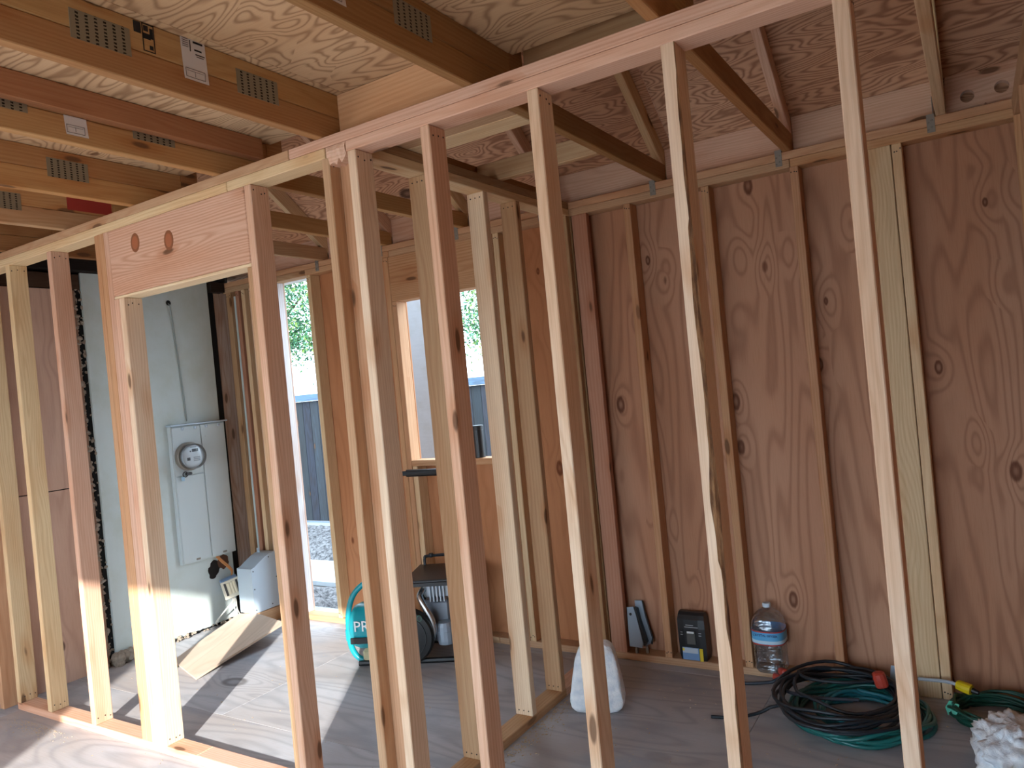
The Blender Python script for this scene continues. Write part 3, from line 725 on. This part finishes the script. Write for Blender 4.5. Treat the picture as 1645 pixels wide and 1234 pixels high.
mb = MB(); mb.box((-4.53, -4.50), (1.60, 1.604), (.478, .510), .001); mb.lathe([(.006, 0), (.006, .004)], 8, 0, Matrix.Translation((-4.515, 1.60, .496)) @ Matrix.Rotation(PI/2, 4, 'X')); mb.build('tab', BLUEBOX, mbx)
# scrap of plywood lying on the floor, raised on the offcut side
A, B_, Cc, E_, D_ = (-4.366, .78, .001), (-3.936, .637, .001), (-3.976, 1.330, .048), (-4.330, 1.420, .082), (-4.537, 1.412, .080)
nrm = (Vector(B_)-Vector(A)).cross(Vector(D_)-Vector(A)).normalized()
P0 = Vector(A); P5 = []
for p in (A, B_, Cc, E_, D_):
    p = Vector(p); z = P0.z-(nrm.x*(p.x-P0.x)+nrm.y*(p.y-P0.y))/nrm.z; P5.append(Vector((p.x, p.y, z)))
ex = (P5[4]-P5[0]).normalized(); ez = nrm if nrm.z > 0 else -nrm; ey = ez.cross(ex)
mw = Matrix((ex, ey, ez)).transposed().to_4x4(); mw.translation = P5[0]; iv = mw.inverted()
V = [iv @ p for p in P5]+[iv @ p+Vector((0, 0, .012)) for p in P5]
tag(mesh_obj('plywood_scrap', V, [[4, 3, 2, 1, 0], [5, 6, 7, 8, 9]]+[[i, (i+1) % 5, (i+1) % 5+5, i+5] for i in range(5)], SCR, None, mw), 'loose scrap of pale plywood lying on the floor before the siding', 'plywood scrap')

# ================================================================== air compressor behind the studs
ac = tag(empty('air_compressor', (-2.90, 1.33, 0), .42), 'teal and black wheeled air compressor standing behind the double studs', 'air compressor')
AM = WM[ac]
def lm(*a): return AM @ Matrix.Translation(a)
mb = MB(); prof = [(.02, -.165), (.075, -.158), (.115, -.135), (.13, -.10), (.13, .10), (.115, .135), (.075, .158), (.02, .165)]
mb.lathe(prof, 28, 0, Matrix.Translation((-.17, -.04, .215)) @ RX); tk = mb.build('tank', TEAL, ac, AM, smooth=True)
mb = MB(); mb.lathe([(.1325, -.03), (.1325, .03)], 28, 0, Matrix.Translation((-.17, -.04, .215)) @ Matrix.Rotation(0, 4, 'Z') @ RX)
mb = MB(); mb.box((-.30, -.04), (-.176, -.168), (.150, .185), .002); mb.build('black_band', BLACK, tk, AM)
text('lettering', 'PR', .085, plain('white_print', col('#eef2f2'), .5), tk, lm(-.228, -.1745, .245) @ Matrix.Rotation(PI/2, 4, 'X'), .001)
mb = MB(); mb.tube(bezier([(-.16, -.05, .470), (-.235, -.06, .455), (-.30, -.07, .395), (-.333, -.08, .300), (-.340, -.08, .20), (-.335, -.08, .11), (-.30, -.08, .045), (-.24, -.08, .020), (-.15, -.08, .018)], 8), .0165, 10); hd = mb.build('loop_handle', TEAL, ac, AM, smooth=True)
mb = MB(); mb.lathe([(.024, -.03), (.024, .03)], 12, 0, Matrix.Translation((-.337, -.08, .175))); mb.box((-.34, -.27), (-.098, -.062), (.150, .195), .006); mb.build('clamp', TEAL, hd, AM)
mb = MB(); mb.lathe([(.03, 0), (.034, .01), (.034, .03), (.02, .04)], 14, 0, Matrix.Translation((-.205, -.05, .344))); mb.build('cap', BLACK, tk, AM)
mb = MB(); mb.box((-.26, -.10), (-.12, .02), (.020, .10), .02); mb.build('tank_reflection', plain('beige_reflection', col('#b9b08c'), .6), ac, AM)  # beige colour stands for the reflection along the tank's bottom
mb = MB(); mb.lathe([(.145, 0), (.155, .01), (.155, .05), (.145, .06), (.05, .066)], 36, 0, Matrix.Translation((.02, -.10, .168)) @ Matrix.Rotation(PI/2, 4, 'X')); bgd = mb.build('belt_guard', plain('guard_black', col('#17191a'), .42), ac, AM)
mb = MB(); mb.tube([(.02+.115*math.cos(a), -.1665, .168+.115*math.sin(a)) for a in [i*2*PI/40 for i in range(40)]], .0025, 5, closed=True); mb.build('rib', plain('guard_grey', col('#33383a'), .5), bgd, AM)
mb = MB(); mb.tube([(.105+.013*math.cos(a), -.160, .272+.016*math.sin(a)) for a in [i*2*PI/16 for i in range(16)]], .0025, 5, closed=True); mb.build('round_mark', plain('green_mark', col('#3d6b58'), .5), bgd, AM)
eg = MB(); eg.box((.09, .25), (-.03, .17), (.09, .33), .015); eg = eg.build('engine', plain('engine_grey', col('#8b939c'), .4, .5), ac, AM)
mb = MB()
for i in range(6): mb.box((.120, .265), (-.052, -.02), (.355+.0*i, .43), .004) if i == 0 else mb.box((.13+i*.020, .138+i*.020), (-.075, .08), (.335, .425), .001)
mb.lathe([(.055, -.08), (.062, -.07), (.062, .07), (.055, .08)], 18, 0, Matrix.Translation((.185, .02, .395)) @ RX); mb.build('cylinder_head', plain('head_silver', col('#b4bdc6'), .35, .5), eg, AM)
mb = MB(); mb.tube(bezier([(.115, -.06, .405), (.100, -.09, .375), (.130, -.115, .32), (.165, -.12, .25), (.172, -.12, .19), (.155, -.11, .135)], 8), .0175, 12); mb.build('exhaust_pipe', plain('polished_steel', col('#c3c8cc'), .22, .9), eg, AM, smooth=True)
mb = MB(); mb.lathe([(.045, 0), (.05, .02), (.05, .10), (.04, .12)], 16, 0, Matrix.Translation((.225, -.07, .10))); mb.lathe([(.046, 0), (.046, .01)], 16, 0, Matrix.Translation((.225, -.07, .16)) @ Matrix.Scale(1.15, 4)); mb.build('filter', plain('filter_grey', col('#9aa6b2'), .45, .3), eg, AM)
mb = MB(); mb.box((.02, .40), (-.14, .24), (.462, .476), .003)
for a, b in (((.02, .034), (-.14, .24)), ((.386, .40), (-.14, .24)), ((.02, .40), (-.14, -.126))): mb.box(a, b, (.440, .462), .002)
ty = mb.build('tray', plain('tray_black', col('#26282b'), .38), ac, AM)
mb = MB(); mb.tube(bezier([(.06, .22, .476), (.06, .225, .515), (.09, .23, .528), (.34, .23, .528), (.37, .225, .515), (.37, .22, .476)], 5), .009, 8)
for q in (.10, .30): mb.lathe([(.014, 0), (.018, .01), (.014, .022)], 10, 0, Matrix.Translation((q, .23, .520)))
mb.build('tray_rail', RUB, ty, AM)
for q in (.034, .386):
    for y in (-.12, .22): 
        mb = MB(); mb.box((q-.012, q+.012), (y-.012, y+.012), (.035, .461), .003); mb.build('leg', BLACK, ac, AM)
mb = MB()
for y in (-.12, .20): mb.tube([(-.28, y, .022), (.42, y, .022)], .016, 8)
for q in (-.25, .40): mb.tube([(q, -.12, .022), (q, .20, .022)], .016, 8)
mb.build('base_frame', BLACK, ac, AM)
mb = MB(); a = lambda q, z: (q, .215, z)
mb.tube(bezier([a(-.085, .05), a(-.085, .55), a(-.08, .975), a(-.055, 1.03), a(0.0, 1.04), a(.22, 1.032), a(.275, 1.02), a(.30, .965), a(.30, .55), a(.30, .05)], 5), .015, 10)
ph = mb.build('push_handle', RUB, ac, AM)
mb = MB(); mb.tube([(.0, .215, 1.04), (.22, .215, 1.032)], .022, 12); mb.build('grip', BLACK, ph, AM)

# ================================================================== things along the foot of the back wall
def slab(poly, y0, y1, mw=None):
    n = len(poly); V = [(x, y0, z) for x, z in poly]+[(x, y1, z) for x, z in poly]
    return V, [list(range(n)), list(range(n, 2*n))[::-1]]+[[i, (i+1) % n, n+(i+1) % n, n+i] for i in range(n)]
br = tag(empty('grey_bracket', (-1.645, W+.02, T)), 'blue grey metal bracket leaning beside the reddish backing stud', 'bracket')
bm_ = Matrix.Translation((-1.688, W+.004, T+.033)) @ Matrix.Rotation(-.10, 4, 'X')
GB = plain('bracket_grey', col('#8fa0ae'), .4, .4)
mb = MB(); mb.add(*slab([(-.006, .205), (.030, .210), (.042, .175), (.078, .022), (.070, 0), (0, .003)], 0, .004)); mb.build('front_plate', GB, br, bm_)
mb = MB(); mb.add(*slab([(.026, .236), (.066, .238), (.082, .156), (.114, .048), (.106, .020), (.084, .004), (.030, .004)], .036, .041)); mb.build('back_plate', GB, br, bm_)
mb = MB(); mb.add(*slab([(.030, .205), (.046, .20), (.060, .14), (.095, .03), (.080, .008), (.074, .02)], .005, .0355)); mb.add(*slab([(.066, .238), (.072, .236), (.089, .156), (.121, .048), (.112, .014), (.106, .020), (.114, .048), (.082, .156)], .034, .043)); mb.build('rubber_pad', BLACK, br, bm_)
mb = MB(); mb.lathe([(.007, -.002), (.007, .003)], 10, 0, bm_ @ Matrix.Translation((.014, 0, .170)) @ Matrix.Rotation(PI/2, 4, 'X')); mb.build('pivot_hole', BLACK, br)
for fx, fy in ((-1.652, .012), (-1.600, .030)):
    mb = MB(); mb.lathe([(.009, 0), (.009, .02), (.006, .036)], 10, 0, Matrix.Translation((fx, W+fy, T+.0005))); mb.build('foot', STEEL, br)

bgx = tag(empty('black_pack', (-1.335, W+.035, T)), 'black retail pack with a blue and yellow label standing on the plate', 'pack')
V, Fc = [], []
lev = [(0, .066, .036, 0), (.03, .070, .040, 0), (.16, .071, .038, 0), (.205, .070, .034, 0), (.225, .068, .024, .002), (.238, .066, .012, .004)]
for z, hx, hy, dx in lev:
    for sx, sy in ((-1, -1), (-.55, -1.12), (.55, -1.12), (1, -1), (1, 1), (-1, 1)): V.append((-1.338+hx*sx+dx*.2-.018*z, W+.042+hy*sy, T+.0008+z))
for j in range(len(lev)-1):
    for i in range(6): Fc.append([j*6+i, j*6+(i+1) % 6, (j+1)*6+(i+1) % 6, (j+1)*6+i])
Fc += [list(range(6))[::-1], [(len(lev)-1)*6+i for i in range(6)]]
bgb = mesh_obj('bag', V, Fc, plain('bag_black', col('#202326'), .35), bgx)
yf = W-.0045
def lab(name, x, z, m, d=0): 
    mb = MB(); mb.box((x[0]-.018*z[0], x[1]-.018*z[0]), (yf-.0022-d, yf-.0008-d), (T+z[0], T+z[1]), .0005); return mb.build(name, m, bgb)
lab('window', (-1.362, -1.318), (.085, .150), plain('grey_window', col('#6f716e'), .25, .4)); lab('window_glare', (-1.358, -1.322), (.140, .150), plain('bright_window', col('#d6dcdc'), .3), .0016)
lab('label', (-1.392, -1.305), (.005, .068), plain('label_blue', col('#6f93bd'), .5)); lab('label_white', (-1.390, -1.310), (.040, .066), plain('label_pale', col('#b8c6d2'), .5), .0016)
lab('label_strip', (-1.303, -1.286), (.003, .066), plain('label_yellow', col('#dfc62a'), .5)); lab('label_strip', (-1.390, -1.379), (.050, .064), plain('label_yellow_mark', col('#d9c94a'), .5), .0030)
mb = MB()
for x0, x1, z in ((-1.372, -1.302, .170), (-1.395, -1.383, .142), (-1.395, -1.383, .130), (-1.301, -1.287, .142), (-1.301, -1.287, .130), (-1.365, -1.325, .180)): mb.box((x0, x1), (yf-.0022, yf-.0008), (T+z, T+z+.0035), .0003)
mb.build('print', plain('pale_print', col('#aab0b4'), .6), bgb)['kind'] = 'stuff'

bt = tag(empty('water_bottle', (-.955, W+.010, T)), 'clear plastic water jug with a blue label standing on the bottom plate', 'bottle')
BMx = Matrix.Translation((-.955, W+.010, T+.0005))
k = N('clear_plastic', .1); tr = k.n('ShaderNodeBsdfTransparent'); tr.inputs[0].default_value = (.80, .86, .90, 1); gl = k.n('ShaderNodeBsdfGlossy'); gl.inputs['Roughness'].default_value = .12; gl.inputs[0].default_value = (.9, .95, 1, 1)
lw = k.n('ShaderNodeLayerWeight'); lw.inputs[0].default_value = .35; nz = k.noise(k.vmul(k.coord(), (18, 18, 60)), 1, 3); bmp = k.n('ShaderNodeBump'); bmp.inputs['Strength'].default_value = .5; bmp.inputs['Distance'].default_value = .01; k.l(nz, bmp.inputs['Height']); k.l(bmp.outputs[0], gl.inputs['Normal']); k.l(bmp.outputs[0], lw.inputs['Normal'])
mx = k.n('ShaderNodeMixShader'); k.l(k.rng(lw.outputs['Facing'], 0, 1, .14, .75, False), mx.inputs[0]); k.l(tr.outputs[0], mx.inputs[1]); k.l(gl.outputs[0], mx.inputs[2]); k.l(mx.outputs[0], k.t.nodes['Material Output'].inputs[0]); PLAST = k.m
prof = [(.055, 0), (.066, .004), (.074, .02)]
for i in range(9): prof += [(.074, .026+i*.012), (.0715, .032+i*.012)]
prof += [(.075, .137), (.0765, .142), (.0765, .205), (.076, .212), (.075, .225)]
for r, z in ((.072, .243), (.066, .258), (.056, .272), (.042, .285), (.028, .294), (.0185, .298), (.0175, .304)): prof.append((r, z))
mb = MB(); mb.lathe(prof, 32, 0, None, .72); mb.build('jug', PLAST, bt, BMx, smooth=True)
mb = MB(); n = 32; V = []; Fc = []
def band(z0, z1, r, name, m, par):
    mb = MB(); V = []; Fc = []; n = 40
    for z in (z0, z1):
        for i in range(n):
            a = 2*PI*i/n; ca, sa = math.cos(a), math.sin(a); ca = math.copysign(abs(ca)**.72, ca); sa = math.copysign(abs(sa)**.72, sa); V.append((r*ca, r*sa, z))
    for i in range(n): Fc.append([i, (i+1) % n, n+(i+1) % n, n+i])
    mb.add(V, Fc); return mb.build(name, m, par, BMx, smooth=True)
lb = band(.140, .206, .0775, 'label', plain('label_sky_blue', col('#5aa9d8'), .45), bt)
band(.200, .206, .0781, 'label_edge', plain('label_red', col('#b23a34'), .45), lb); band(.140, .1455, .0781, 'label_edge', bpy.data.materials['label_red'], lb); band(.147, .162, .0780, 'label_band', plain('label_light', col('#bfdcec'), .45), lb)
text('lettering', 'CRYSTAL GEYSER', .0145, plain('label_navy', col('#1f3f78'), .5), lb, BMx @ Matrix.Translation((0, -.0785, .187)) @ Matrix.Rotation(PI/2, 4, 'X'), .0006)
mb = MB(); mb.lathe([(.019, 0), (.0195, .003), (.0195, .016), (.017, .019)], 20, 0, Matrix.Translation((0, 0, .303))); mb.build('cap', plain('pale_cap', col('#c7d3dc'), .4), bt, BMx)

# white foam chunk by the cross wall
def lump(name, fn, n, mat, parent=None, mw=None):
    """closed grid lump: fn(u,v) over a sphere"""
    V, Fc = [], []
    for j in range(n+1):
        for i in range(2*n):
            V.append(fn(PI*j/n, 2*PI*i/(2*n)))
    m = 2*n
    for j in range(n):
        for i in range(m): Fc.append([j*m+i, j*m+(i+1) % m, (j+1)*m+(i+1) % m, (j+1)*m+i])
    me = mesh_obj(name, V, Fc, mat, parent, mw, smooth=True)
    bm = bmesh.new(); bm.from_mesh(me.data); bmesh.ops.remove_doubles(bm, verts=bm.verts, dist=1e-5); bmesh.ops.recalc_face_normals(bm, faces=bm.faces); bm.to_mesh(me.data); bm.free()
    return me
def sup(t, p, e):
    f = lambda c: math.copysign(abs(c)**e, c)
    return f(math.sin(t)*math.cos(p)), f(math.sin(t)*math.sin(p)), f(math.cos(t))
def foam1(t, p):
    x, y, z = sup(t, p, .38); v = Vector((x*1.7, y*1.7, z*2.4)); d = mnoise.noise(v*1.3)*.10+mnoise.noise(v*4)*.04
    zz = .158+z*.157*(1+d*.25)
    tp = 1-.42*(max(0, zz)/.32)**1.5
    xx = (x*.130*(1+d*.5))*tp + .018*(zz/.32)
    yy = y*.055*(1+d)*(1-.2*zz)
    return (xx, yy, max(.0015, zz))
tag(lump('foam_chunk', foam1, 26, WFOAM, None, Matrix.Translation((-1.598, 1.075, 0)) @ Matrix.Rotation(.33, 4, 'Z')), 'torn white foam block resting against the cross wall plate', 'foam block')
def foam2(t, p):
    x, y, z = sup(t, p, .8); v = Vector((x, y, z))
    d = mnoise.noise(v*2.1)*.26+mnoise.noise(v*5.0)*.20+abs(mnoise.noise(v*10))*.16
    r = 1+d
    return (x*.138*r, y*.165*r, max(.0015, .062+z*.095*r))
tag(lump('insulation_fluff', foam2, 40, WFOAM, None, Matrix.Translation((.025, 1.150, 0))), 'ragged lump of white insulation fluff beside the green cord coil', 'insulation')

# ------------------------------------------------------------------ cords and hose
def coil(cx, cy, rx, ry, loops, r0, wob, seed, z0, zs, start=0.0, lead=None, tail=None, n=40, sq=.12):
    r = random.Random(seed); pts = list(lead or [])
    ph = r.uniform(0, 6); 
    for l in range(loops):
        kx, ky = r.uniform(1-sq, 1+sq*.6), r.uniform(1-sq, 1+sq*.6); ox, oy = r.gauss(0, wob), r.gauss(0, wob)
        if l == 0: pk = (kx, ky, ox, oy)
        for i in range(n):
            t = i/n; a = start+2*PI*t
            ax, ay, bx, by = pk[0]*(1-t)+kx*t, pk[1]*(1-t)+ky*t, pk[2]*(1-t)+ox*t, pk[3]*(1-t)+oy*t
            z = z0+zs*(l+t)/loops*(.75+.25*math.sin(3*a+ph+l))+.004*math.sin(5*a+l*1.7)
            pts.append((cx+bx+rx*ax*math.cos(a), cy+by+ry*ay*math.sin(a), max(r0+.001, z)))
        pk = (kx, ky, ox, oy)
    return pts + list(tail or [])
HOSE = plain('green_hose', col('#1b6460'), .3)
GREENC = plain('green_cord', col('#14483a'), .4)
hs = tag(empty('green_hose', (-.56, 1.40, 0)), 'flat coil of dark green hose under the black extension cord', 'hose')
P = coil(-.560, 1.350, .245, .255, 13, .0085, .018, 2, .010, .062, 1.0, sq=.2); mb = MB(); mb.tube(P, .0085, 8); mb.build('hose', HOSE, hs, smooth=True)
P = coil(-.51, 1.37, .19, .175, 6, .0085, .014, 9, .012, .050, 2.0); mb = MB(); mb.tube(P, .0085, 8); mb.build('hose', plain('teal_hose', col('#23808f'), .3), hs, smooth=True)
ec = tag(empty('extension_cord', (-.58, 1.36, .02)), 'tangled black extension cord with red ends on the green hose', 'extension cord')
lead = bezier([(-1.10, 1.165, .0085), (-1.00, 1.195, .0085), (-.915, 1.245, .02), (-.868, 1.265, .045)], 6)[:-1]
tail = bezier([(-.86, 1.50, .06), (-.93, 1.55, .03), (-1.02, 1.56, .0085), (-1.12, 1.53, .0085)], 6)
P = lead+coil(-.605, 1.345, .245, .270, 8, .0075, .034, 14, .075, .045, 3.5, n=36, sq=.26); mb = MB(); mb.tube(P, .0075, 8); mb.build('cord', RUB, ec, smooth=True)
P = bezier([(-.46, 1.50, .118), (-.60, 1.44, .115), (-.74, 1.45, .11), (-.80, 1.53, .105), (-.72, 1.60, .10), (-.55, 1.58, .112), (-.40, 1.47, .11), (-.38, 1.33, .10), (-.47, 1.20, .10), (-.56, 1.12, .08)], 10); mb = MB(); mb.tube(P, .0075, 8); mb.build('cord', RUB, ec, smooth=True)
P = bezier([(-.52, 1.30, .110), (-.66, 1.28, .105), (-.80, 1.33, .09), (-.86, 1.45, .07), (-.84, 1.555, .065), (-.865, 1.60, .06)], 10)+tail[6:]; mb = MB(); mb.tube(P, .0075, 8); mb.build('cord', plain('slate_cord', col('#2a313c'), .5), ec, smooth=True)
REDP = plain('red_plug', col('#b3402f'), .5)
def plug(p, rz, rx_, L, m, par, name='plug', w=.021):
    mw = Matrix.Translation(p) @ Matrix.Rotation(rz, 4, 'Z') @ Matrix.Rotation(rx_, 4, 'Y')
    mb = MB(); mb.lathe([(w*.5, -L*.5), (w*.9, -L*.42), (w, -L*.1), (w, L*.42), (w*.9, L*.5)], 12, 0, mw @ RX, .8); o = mb.build(name, m, par); return o
plug((-.462, 1.492, .128), .3, 1.35, .062, REDP, ec, w=.027); plug((-.880, 1.575, .075), 2.2, .2, .055, REDP, ec, w=.016); plug((-.915, 1.615, .030), 2.9, -.1, .045, REDP, ec, w=.014)
gc = tag(empty('green_cord_coil', (-.02, 1.50, 0)), 'coil of green extension cord with a yellow plug in the corner', 'extension cord')
P = coil(-.040, 1.522, .168, .142, 12, .006, .010, 31, .008, .070, 2.4, sq=.12); mb = MB(); mb.tube(P, .006, 8); mb.build('cord', GREENC, gc, smooth=True)
YP = plain('yellow_plug', col('#e3c81c'), .4)
pl_ = plug((-.160, 1.585, .098), -.45, .12, .060, YP, gc, w=.021)
mb = MB(); mb.tube([(-.130, 1.571, .094), (-.108, 1.560, .09)], [.012, .008], 10); mb.build('plug_end', BLACK, pl_)
mb = MB(); mb.tube(bezier([(-.186, 1.597, .102), (-.235, 1.618, .100), (-.33, 1.648, .086)], 6), .0075, 10); mb.build('grey_cable', plain('grey_cable', col('#aab4bc'), .4), gc, smooth=True)
mb = MB()
for q in (0, .022): mb.add(*slab([(-.228+q, .048), (-.212+q, .078), (-.198+q, .076), (-.206+q, .042), (-.220+q, .016)], 1.480-q, 1.4825-q))
mb.build('tape_flag', plain('mint_tape', col('#5fc0a4'), .4), gc)
tag(mesh_obj('plastic_scrap', *(lambda V: (V, [[0, 1, 2, 3], [7, 6, 5, 4], [0, 4, 5, 1], [1, 5, 6, 2], [2, 6, 7, 3], [3, 7, 4, 0]]))([(-.452, 1.640, .0005), (-.385, 1.652, .0005), (-.400, 1.664, .125), (-.436, 1.662, .125), (-.452, 1.642, .0005), (-.385, 1.654, .0005), (-.400, 1.6665, .125), (-.436, 1.6645, .125)]), plain('pale_plastic', col('#aac2d6'), .4), None), 'pale blue plastic scrap leaning on the wall behind the green hose', 'scrap')
cn = tag(empty('black_can', (-2.565, W+.045, WO[2])), 'black cylindrical can standing on the window sill', 'can')
CM = Matrix.Translation((-2.565, W+.045, WO[2]+.0005))
mb = MB(); mb.lathe([(.033, 0), (.035, .003), (.035, .165), (.0345, .168)], 24); mb.build('body', plain('can_black', col('#15171a'), .35), cn, CM)
mb = MB(); mb.lathe([(.0355, .1685), (.0355, .190), (.033, .193)], 24); mb.build('lid', BLACK, cn, CM)

# sawdust and wood crumbs on the floor
mb = MB(); r = random.Random(77)
def crumb(x, y, s):
    mb.box((-s, s), (-s*r.uniform(.3, .8), s*r.uniform(.3, .8)), (0, s*.6), .0003, 0, Matrix.Translation((x, y, .0004)) @ Matrix.Rotation(r.uniform(0, 6), 4, 'Z'))
for i in range(420): crumb(-1.79+abs(r.gauss(0, .05)), r.uniform(.15, 1.15), r.uniform(.0015, .005))
for i in range(260): crumb(r.uniform(-1.75, -.2), r.uniform(.1, 1.6), r.uniform(.001, .004))
for i in range(260): crumb(-4.2+r.gauss(0, .14), -.06-abs(r.gauss(0, .05)), r.uniform(.001, .0032))
for i in range(160): crumb(r.uniform(-4.4, -2.2), r.uniform(-.6, 1.6), r.uniform(.001, .004))
tag(mb.build('sawdust', plain('sawdust', col('#b9a78e'), .9)), 'sawdust and wood crumbs scattered over the floor', 'sawdust', kind='stuff')

# ================================================================== outside
k = N('yard_soil', .95); a = k.noise(k.coord(), 9, 6, .65); b = k.noise(k.coord(), .7, 3); k.base(k.mix(a, col('#5f5955'), col('#8a8580'))); k.bump(a, .6, .02); SOIL = k.m
gy = tag(mesh_obj('ground', [(-60, -60, -.21), (60, -60, -.21), (60, 60, -.21), (-60, 60, -.21), (-60, -60, -.5), (60, -60, -.5), (60, 60, -.5), (-60, 60, -.5)], [[0, 1, 2, 3], [7, 6, 5, 4], [0, 4, 5, 1], [1, 5, 6, 2], [2, 6, 7, 3], [3, 7, 4, 0]], SOIL), 'grey soil of the yard outside', 'ground', kind='structure')
CON = N('concrete', .85); a = CON.noise(CON.coord(), 14, 5); CON.base(CON.mix(a, col('#83898d'), col('#9da3a6'))); CON = CON.m
tag(board('threshold', (-5.2, -1.0), (W+D+.014, 1.98), (-.205, -.02), CON, None, 'x'), 'pale concrete footing strip outside the open stud bay', 'footing', kind='structure')
tag(board('bounce_slab', (-9, 4), (-10, -3.30), (-.205, -.15), plain('bounce_pale', col('#cfcac2'), .85), None, 'x'), 'pale unseen slab added behind the rear door opening to bounce light inside', 'bounce slab', kind='structure')  # added out of view; its pale top bounces light through the rear openings
tag(board('concrete_path', (-9.5, -1.0), (2.95, 3.62), (-.205, -.16), CON, None, 'x'), 'narrow concrete path crossing the yard', 'path', kind='structure')
def mound(name, cx, cy, rx, ry, h, mat, label, seed):
    V, Fc = [], []; n = 46
    for j in range(n+1):
        for i in range(n+1):
            u, v = i/n*2-1, j/n*2-1; d = max(0, 1-(u*u+v*v)); z = h*d**.7
            x, y = cx+rx*u, cy+ry*v
            z += (mnoise.noise(Vector((x*5, y*5, seed)))*.05+mnoise.noise(Vector((x*14, y*14, seed)))*.035)*(d**.4 if d > 0 else 0)
            V.append((x, y, -.2095+max(0, z)))
    for j in range(n):
        for i in range(n): a = j*(n+1)+i; Fc.append([a, a+1, a+n+2, a+n+1])
    return tag(mesh_obj(name, V, Fc, mat), label, 'rubble', kind='stuff')
k = N('rubble', .95); a = k.noise(k.coord(), 26, 5, .7); k.base(k.mix(k.rng(a, .35, .65), col('#353334'), col('#7d7b7b'))); k.bump(a, 1.0, .03); RUBB = k.m
mound('rubble_heap', -6.7, 4.25, 1.9, .62, .22, RUBB, 'heap of grey rubble before the wooden fence', 3)
mound('gravel_bed', -5.4, 2.45, 1.6, .45, .09, RUBB, 'low bed of grey gravel beside the footing', 8)
fn = tag(empty('wooden_fence', (-7, 5.2, -.2)), 'weathered wooden board fence with a blue grey cap rail', 'fence')
FW = lumber('fence_wood', ring=.6, fibre=.35)
x = -13.0; r = random.Random(19)
while x < -1.5:
    w = r.uniform(.135, .15); board('fence_board', (x, x+w-.005), (5.2, 5.219), (-.10, 1.535), FW, fn, 'z', jit(col('#353b45'), .2), ch=.002); x += w
board('cap_rail', (-13, -1.5), (5.16, 5.26), (1.537, 1.63), FW, fn, 'x', col('#5f7c9c')); board('kick_board', (-13, -1.5), (5.17, 5.198), (-.195, -.105), FW, fn, 'x', col('#6f8396'))
for q in range(6): board('fence_post', (-12.9+q*2.2, -12.8+q*2.2), (5.221, 5.31), (-.2, 1.53), FW, fn, 'z', jit(col('#5d6166')))
board('curb', (-13, -1.5), (5.0, 5.165), (-.205, -.115), CON, fn, 'x')
LEAFM = []
for nm, c in (('leaf_green', '#3c6b42'), ('leaf_teal', '#44735c'), ('leaf_lime', '#6d8c48')):
    k = N(nm, .5); k.base(col(c)); k.b.inputs['Specular IOR Level'].default_value = .4; LEAFM.append(k.m)
BRK = plain('tree_bark', col('#5a4a3c'), .9)
def tree(x, y, h, blobs, n, label, seed, ls=.07):
    t = tag(empty('yard_tree', (x, y, -.2)), label, 'tree'); r = random.Random(seed)
    mb = MB(); mb.tube(bezier([(x, y, -.2), (x+.1, y, h*.3), (x-.05, y+.1, h*.6)], 6), [.16-.007*i for i in range(13)], 8); mb.build('trunk', BRK, t, smooth=True)
    for b in blobs:
        mb = MB(); mb.tube(bezier([(x-.03, y+.05, h*.42), ((x+b[0])/2, (y+b[1])/2, h*.42*.4+b[2]*.6+.1), b[:3]], 6), [.06-.004*i for i in range(13)], 6); mb.build('branch', BRK, t)
    mb = MB(); V, Fc, mm = [], [], []
    for i in range(n):
        b = blobs[r.randrange(len(blobs))]
        p = Vector(b[:3])+Vector((r.gauss(0, b[3]), r.gauss(0, b[3]), r.gauss(0, b[3]*.75)))
        d = Vector((r.uniform(-1, 1), r.uniform(-1, 1), r.uniform(-.9, .3))).normalized(); s_ = d.cross(Vector((r.uniform(-1, 1), r.uniform(-1, 1), 1))).normalized()
        L = ls*r.uniform(.7, 1.5); o = len(V); up_ = d.cross(s_)*L*.12
        V += [p, p+d*L*.45+s_*L*.24+up_, p+d*L, p+d*L*.45-s_*L*.24+up_]; Fc.append([o, o+1, o+2, o+3]); mm.append(r.choice((0, 0, 1, 1, 2)))
    me = bpy.data.meshes.new('leaves'); me.from_pydata([tuple(v) for v in V], [], Fc)
    for m in LEAFM: me.materials.append(m)
    me.polygons.foreach_set('material_index', mm)
    o = bpy.data.objects.new('leaves', me); place(o, t, Matrix.Identity(4)); o['kind'] = 'stuff'
tree(-12.6, 8.6, 5.2, [(-12.3, 8.0, 3.9, .75), (-11.2, 7.8, 3.6, .6), (-13.0, 8.4, 4.4, .8), (-11.6, 8.2, 4.6, .7), (-11.7, 7.9, 2.9, .33), (-10.7, 7.9, 2.75, .30), (-10.8, 7.6, 4.2, .6), (-10.6, 7.9, 3.5, .5)], 15000, 'leafy green tree beyond the fence by the open stud bay', 5)
tree(-7.6, 9.6, 5.0, [(-7.2, 9.0, 3.4, .7), (-6.6, 8.8, 2.7, .55), (-6.9, 9.2, 4.2, .8), (-7.8, 9.4, 3.9, .7), (-6.1, 8.9, 3.5, .6), (-7.3, 8.9, 2.6, .35)], 9000, 'airy lime green tree beyond the fence outside the window', 6)
tag(board('white_board', (-3.87, -3.43), (2.60, 2.63), (-.2095, 2.35), painted('weathered_white', col('#8e959c'), .45, 9), None, 'z'), 'weathered white board standing outside the window', 'board')
